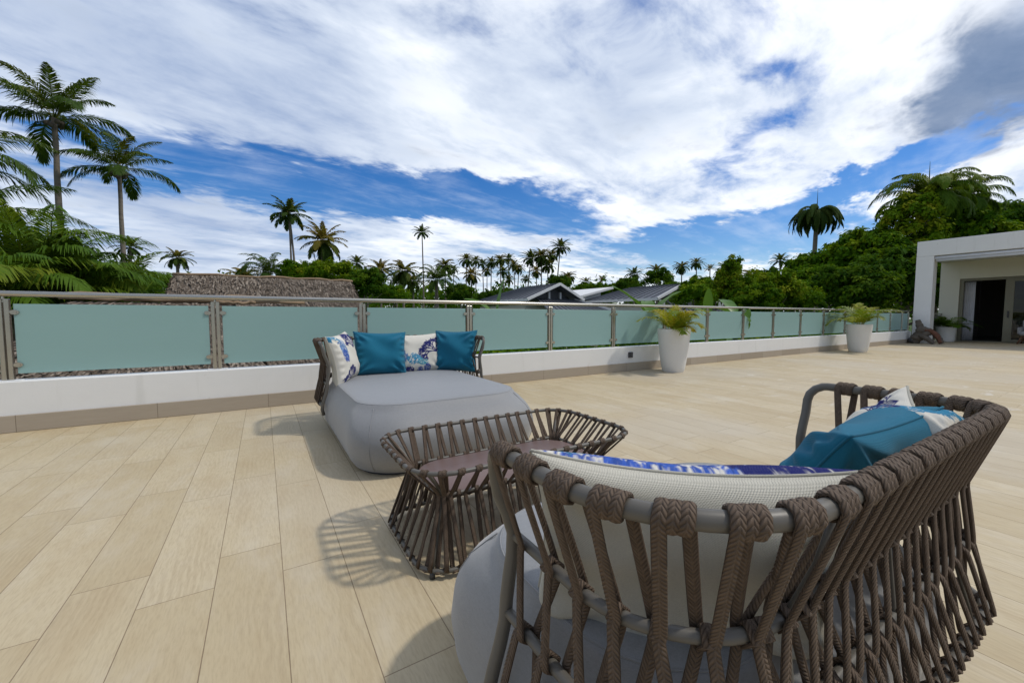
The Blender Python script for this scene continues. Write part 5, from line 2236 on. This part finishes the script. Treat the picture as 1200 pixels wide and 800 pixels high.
# ---- hedge planting directly behind the white wall (seen under the glass)
def hedge():
    rng = np.random.default_rng(5)
    Vs, Ts = [], []
    x = 1.9
    n = 42000
    xs = rng.uniform(1.7, 20.5, n)
    top = 0.26 + .10 * np.sin(xs * 1.7) + .07 * np.sin(xs * 4.3 + 1)
    ys = rng.uniform(5.75, 7.6, n)
    zs = top + rng.normal(0, .10, n) - rng.random(n) ** 2 * 1.2
    pos = np.stack([xs, ys, zs], 1)
    nr = rng.normal(0, .6, (n, 3)) + np.array([0, -.3, .9])
    nr /= np.linalg.norm(nr, axis=1)[:, None]
    a = np.cross(nr, rng.normal(size=(n, 3)))
    a /= np.linalg.norm(a, axis=1)[:, None]
    b = np.cross(nr, a)
    L = rng.uniform(.07, .17, (n, 1))
    V = np.stack([pos, pos + a * L * .5 + b * L * .28, pos + a * L, pos + a * L * .5 - b * L * .28], 1).reshape(-1, 3)
    T = np.repeat(np.clip(.35 + .25 * np.sin(xs * 2.3) + rng.normal(0, .2, n), 0, 1), 4)
    o = mesh_np("undergrowth", V, np.arange(len(V)).reshape(-1, 4), M['leaf'], None, T)
    tag(o, "leafy planting showing under the glass panels behind the white wall", "planting", kind='stuff')


hedge()


# ---- banana plants whose leaves reach the handrail
def banana_leaf(mb, base, az, e0, L, w, droop, tilt=0.0):
    p = Vector(base)
    el = e0
    seg = 12
    L_, C_, R_ = [], [], []
    for k in range(seg + 1):
        f = k / seg
        t = Vector((math.cos(el) * math.sin(az), math.cos(el) * math.cos(az), math.sin(el)))
        s = t.cross(Vector((0, 0, 1)))
        s = s.normalized() if s.length > 1e-3 else Vector((1, 0, 0))
        u = s.cross(t).normalized()
        if tilt:
            s = (s * math.cos(tilt) + u * math.sin(tilt)).normalized()
            u = s.cross(t).normalized()
        ww = w * (max(0.0, math.sin(math.pi * min(1, (f - .10) / .92 if f > .10 else 0) ** .8)) ** .6 if f > .1 else 0.03)
        wav = math.sin(f * 17) * .06 * w
        L_.append(tuple(p - s * ww + u * (ww * .28 + wav)))
        C_.append(tuple(p))
        R_.append(tuple(p + s * ww + u * (ww * .28 - wav)))
        p = p + t * (L / seg)
        el -= droop / seg
    n = len(mb.v)
    for a, b, c in zip(L_, C_, R_):
        mb.v += [a, b, c]
    for k in range(seg):
        i = n + 3 * k
        mb.face((i, i + 1, i + 4, i + 3))
        mb.face((i + 1, i + 2, i + 5, i + 4))


def banana_plant(label, x, y, leaves, h, seed):
    root = empty("banana_plant", (x, y, GZ))
    tag(root, label, "banana plant", "banana plants behind the railing")
    mb = MB()
    mb.tube([(0, 0, 0), (.03, 0, h * .5), (0, 0, h)], [.12, .09, .05], 10)
    mb.build("stem", M['areca'], root)
    rnd = random.Random(seed)
    for az, e0, L, w, droop, tilt in leaves:
        mb = MB()
        banana_leaf(mb, (0, 0, h - .1), R(az), R(e0), L, w, R(droop), R(tilt))
        mb.tint = [rnd.uniform(.3, .7)] * len(mb.v)
        mb.build("leaf", M['banana'], root)


q = gp(762, 9.2)
banana_plant("banana plant with one broad leaf pointing up left of the nearest planter", q.x, q.y, [(285, 50, 1.25, .17, 30, 20), (120, 60, 1.0, .16, 40, 0), (40, 55, 1.0, .15, 60, 0), (200, 40, .8, .14, 60, 0)], 4.62, 1)
q = gp(829, 12.5)
banana_plant("banana plant with an upright leaf beneath the pergola", q.x, q.y, [(237, 84, .95, .14, 8, 0), (10, 50, .9, .16, 60, 0), (200, 45, .8, .15, 70, 0)], 4.6, 2)
banana_plant("banana plant with a torn leaf hanging over the handrail", 9.95, 5.66, [(215, 60, .78, .12, 125, -25), (200, 55, .75, .045, 180, 0), (30, 60, 1.0, .16, 60, 0), (300, 45, .9, .15, 60, 0)], 4.62, 3)
banana_plant("low banana plant poking through under the glass panels", 9.9, 5.75, [(150, 60, .55, .09, 40, 0), (60, 60, .6, .09, 60, 0), (240, 55, .5, .08, 50, 0)], 3.85, 4)
q = gp(582, 12)
banana_plant("banana plant showing one thin leaf left of the left grey roof", q.x, q.y, [(60, 78, 1.5, .14, 20, 40), (300, 62, 1.2, .14, 60, 20), (180, 50, .9, .14, 70, 0)], 4.55, 5)

# red blossom on the planting under the second glass panel
mb = MB()
rnd = random.Random(2)
for k in range(16):
    a = k * .8
    r_ = .012 + .0035 * k
    c_ = (0.20 + r_ * math.cos(a), 5.62 + r_ * .6 * math.sin(a), 0.36 + .02 * math.sin(k))
    mb.tube([c_, (c_[0] + .02 * math.cos(a), c_[1] + .02 * math.sin(a), c_[2] + .012)], [.012, .004], 6)
mb.tube([(0.20, 5.62, 0.36), (0.21, 5.66, 0.1), (0.2, 5.7, -.3)], .005, 5)
tag(mb.build("red_flower", M['red']), "single red flower under the second glass panel behind the white wall", "flower")
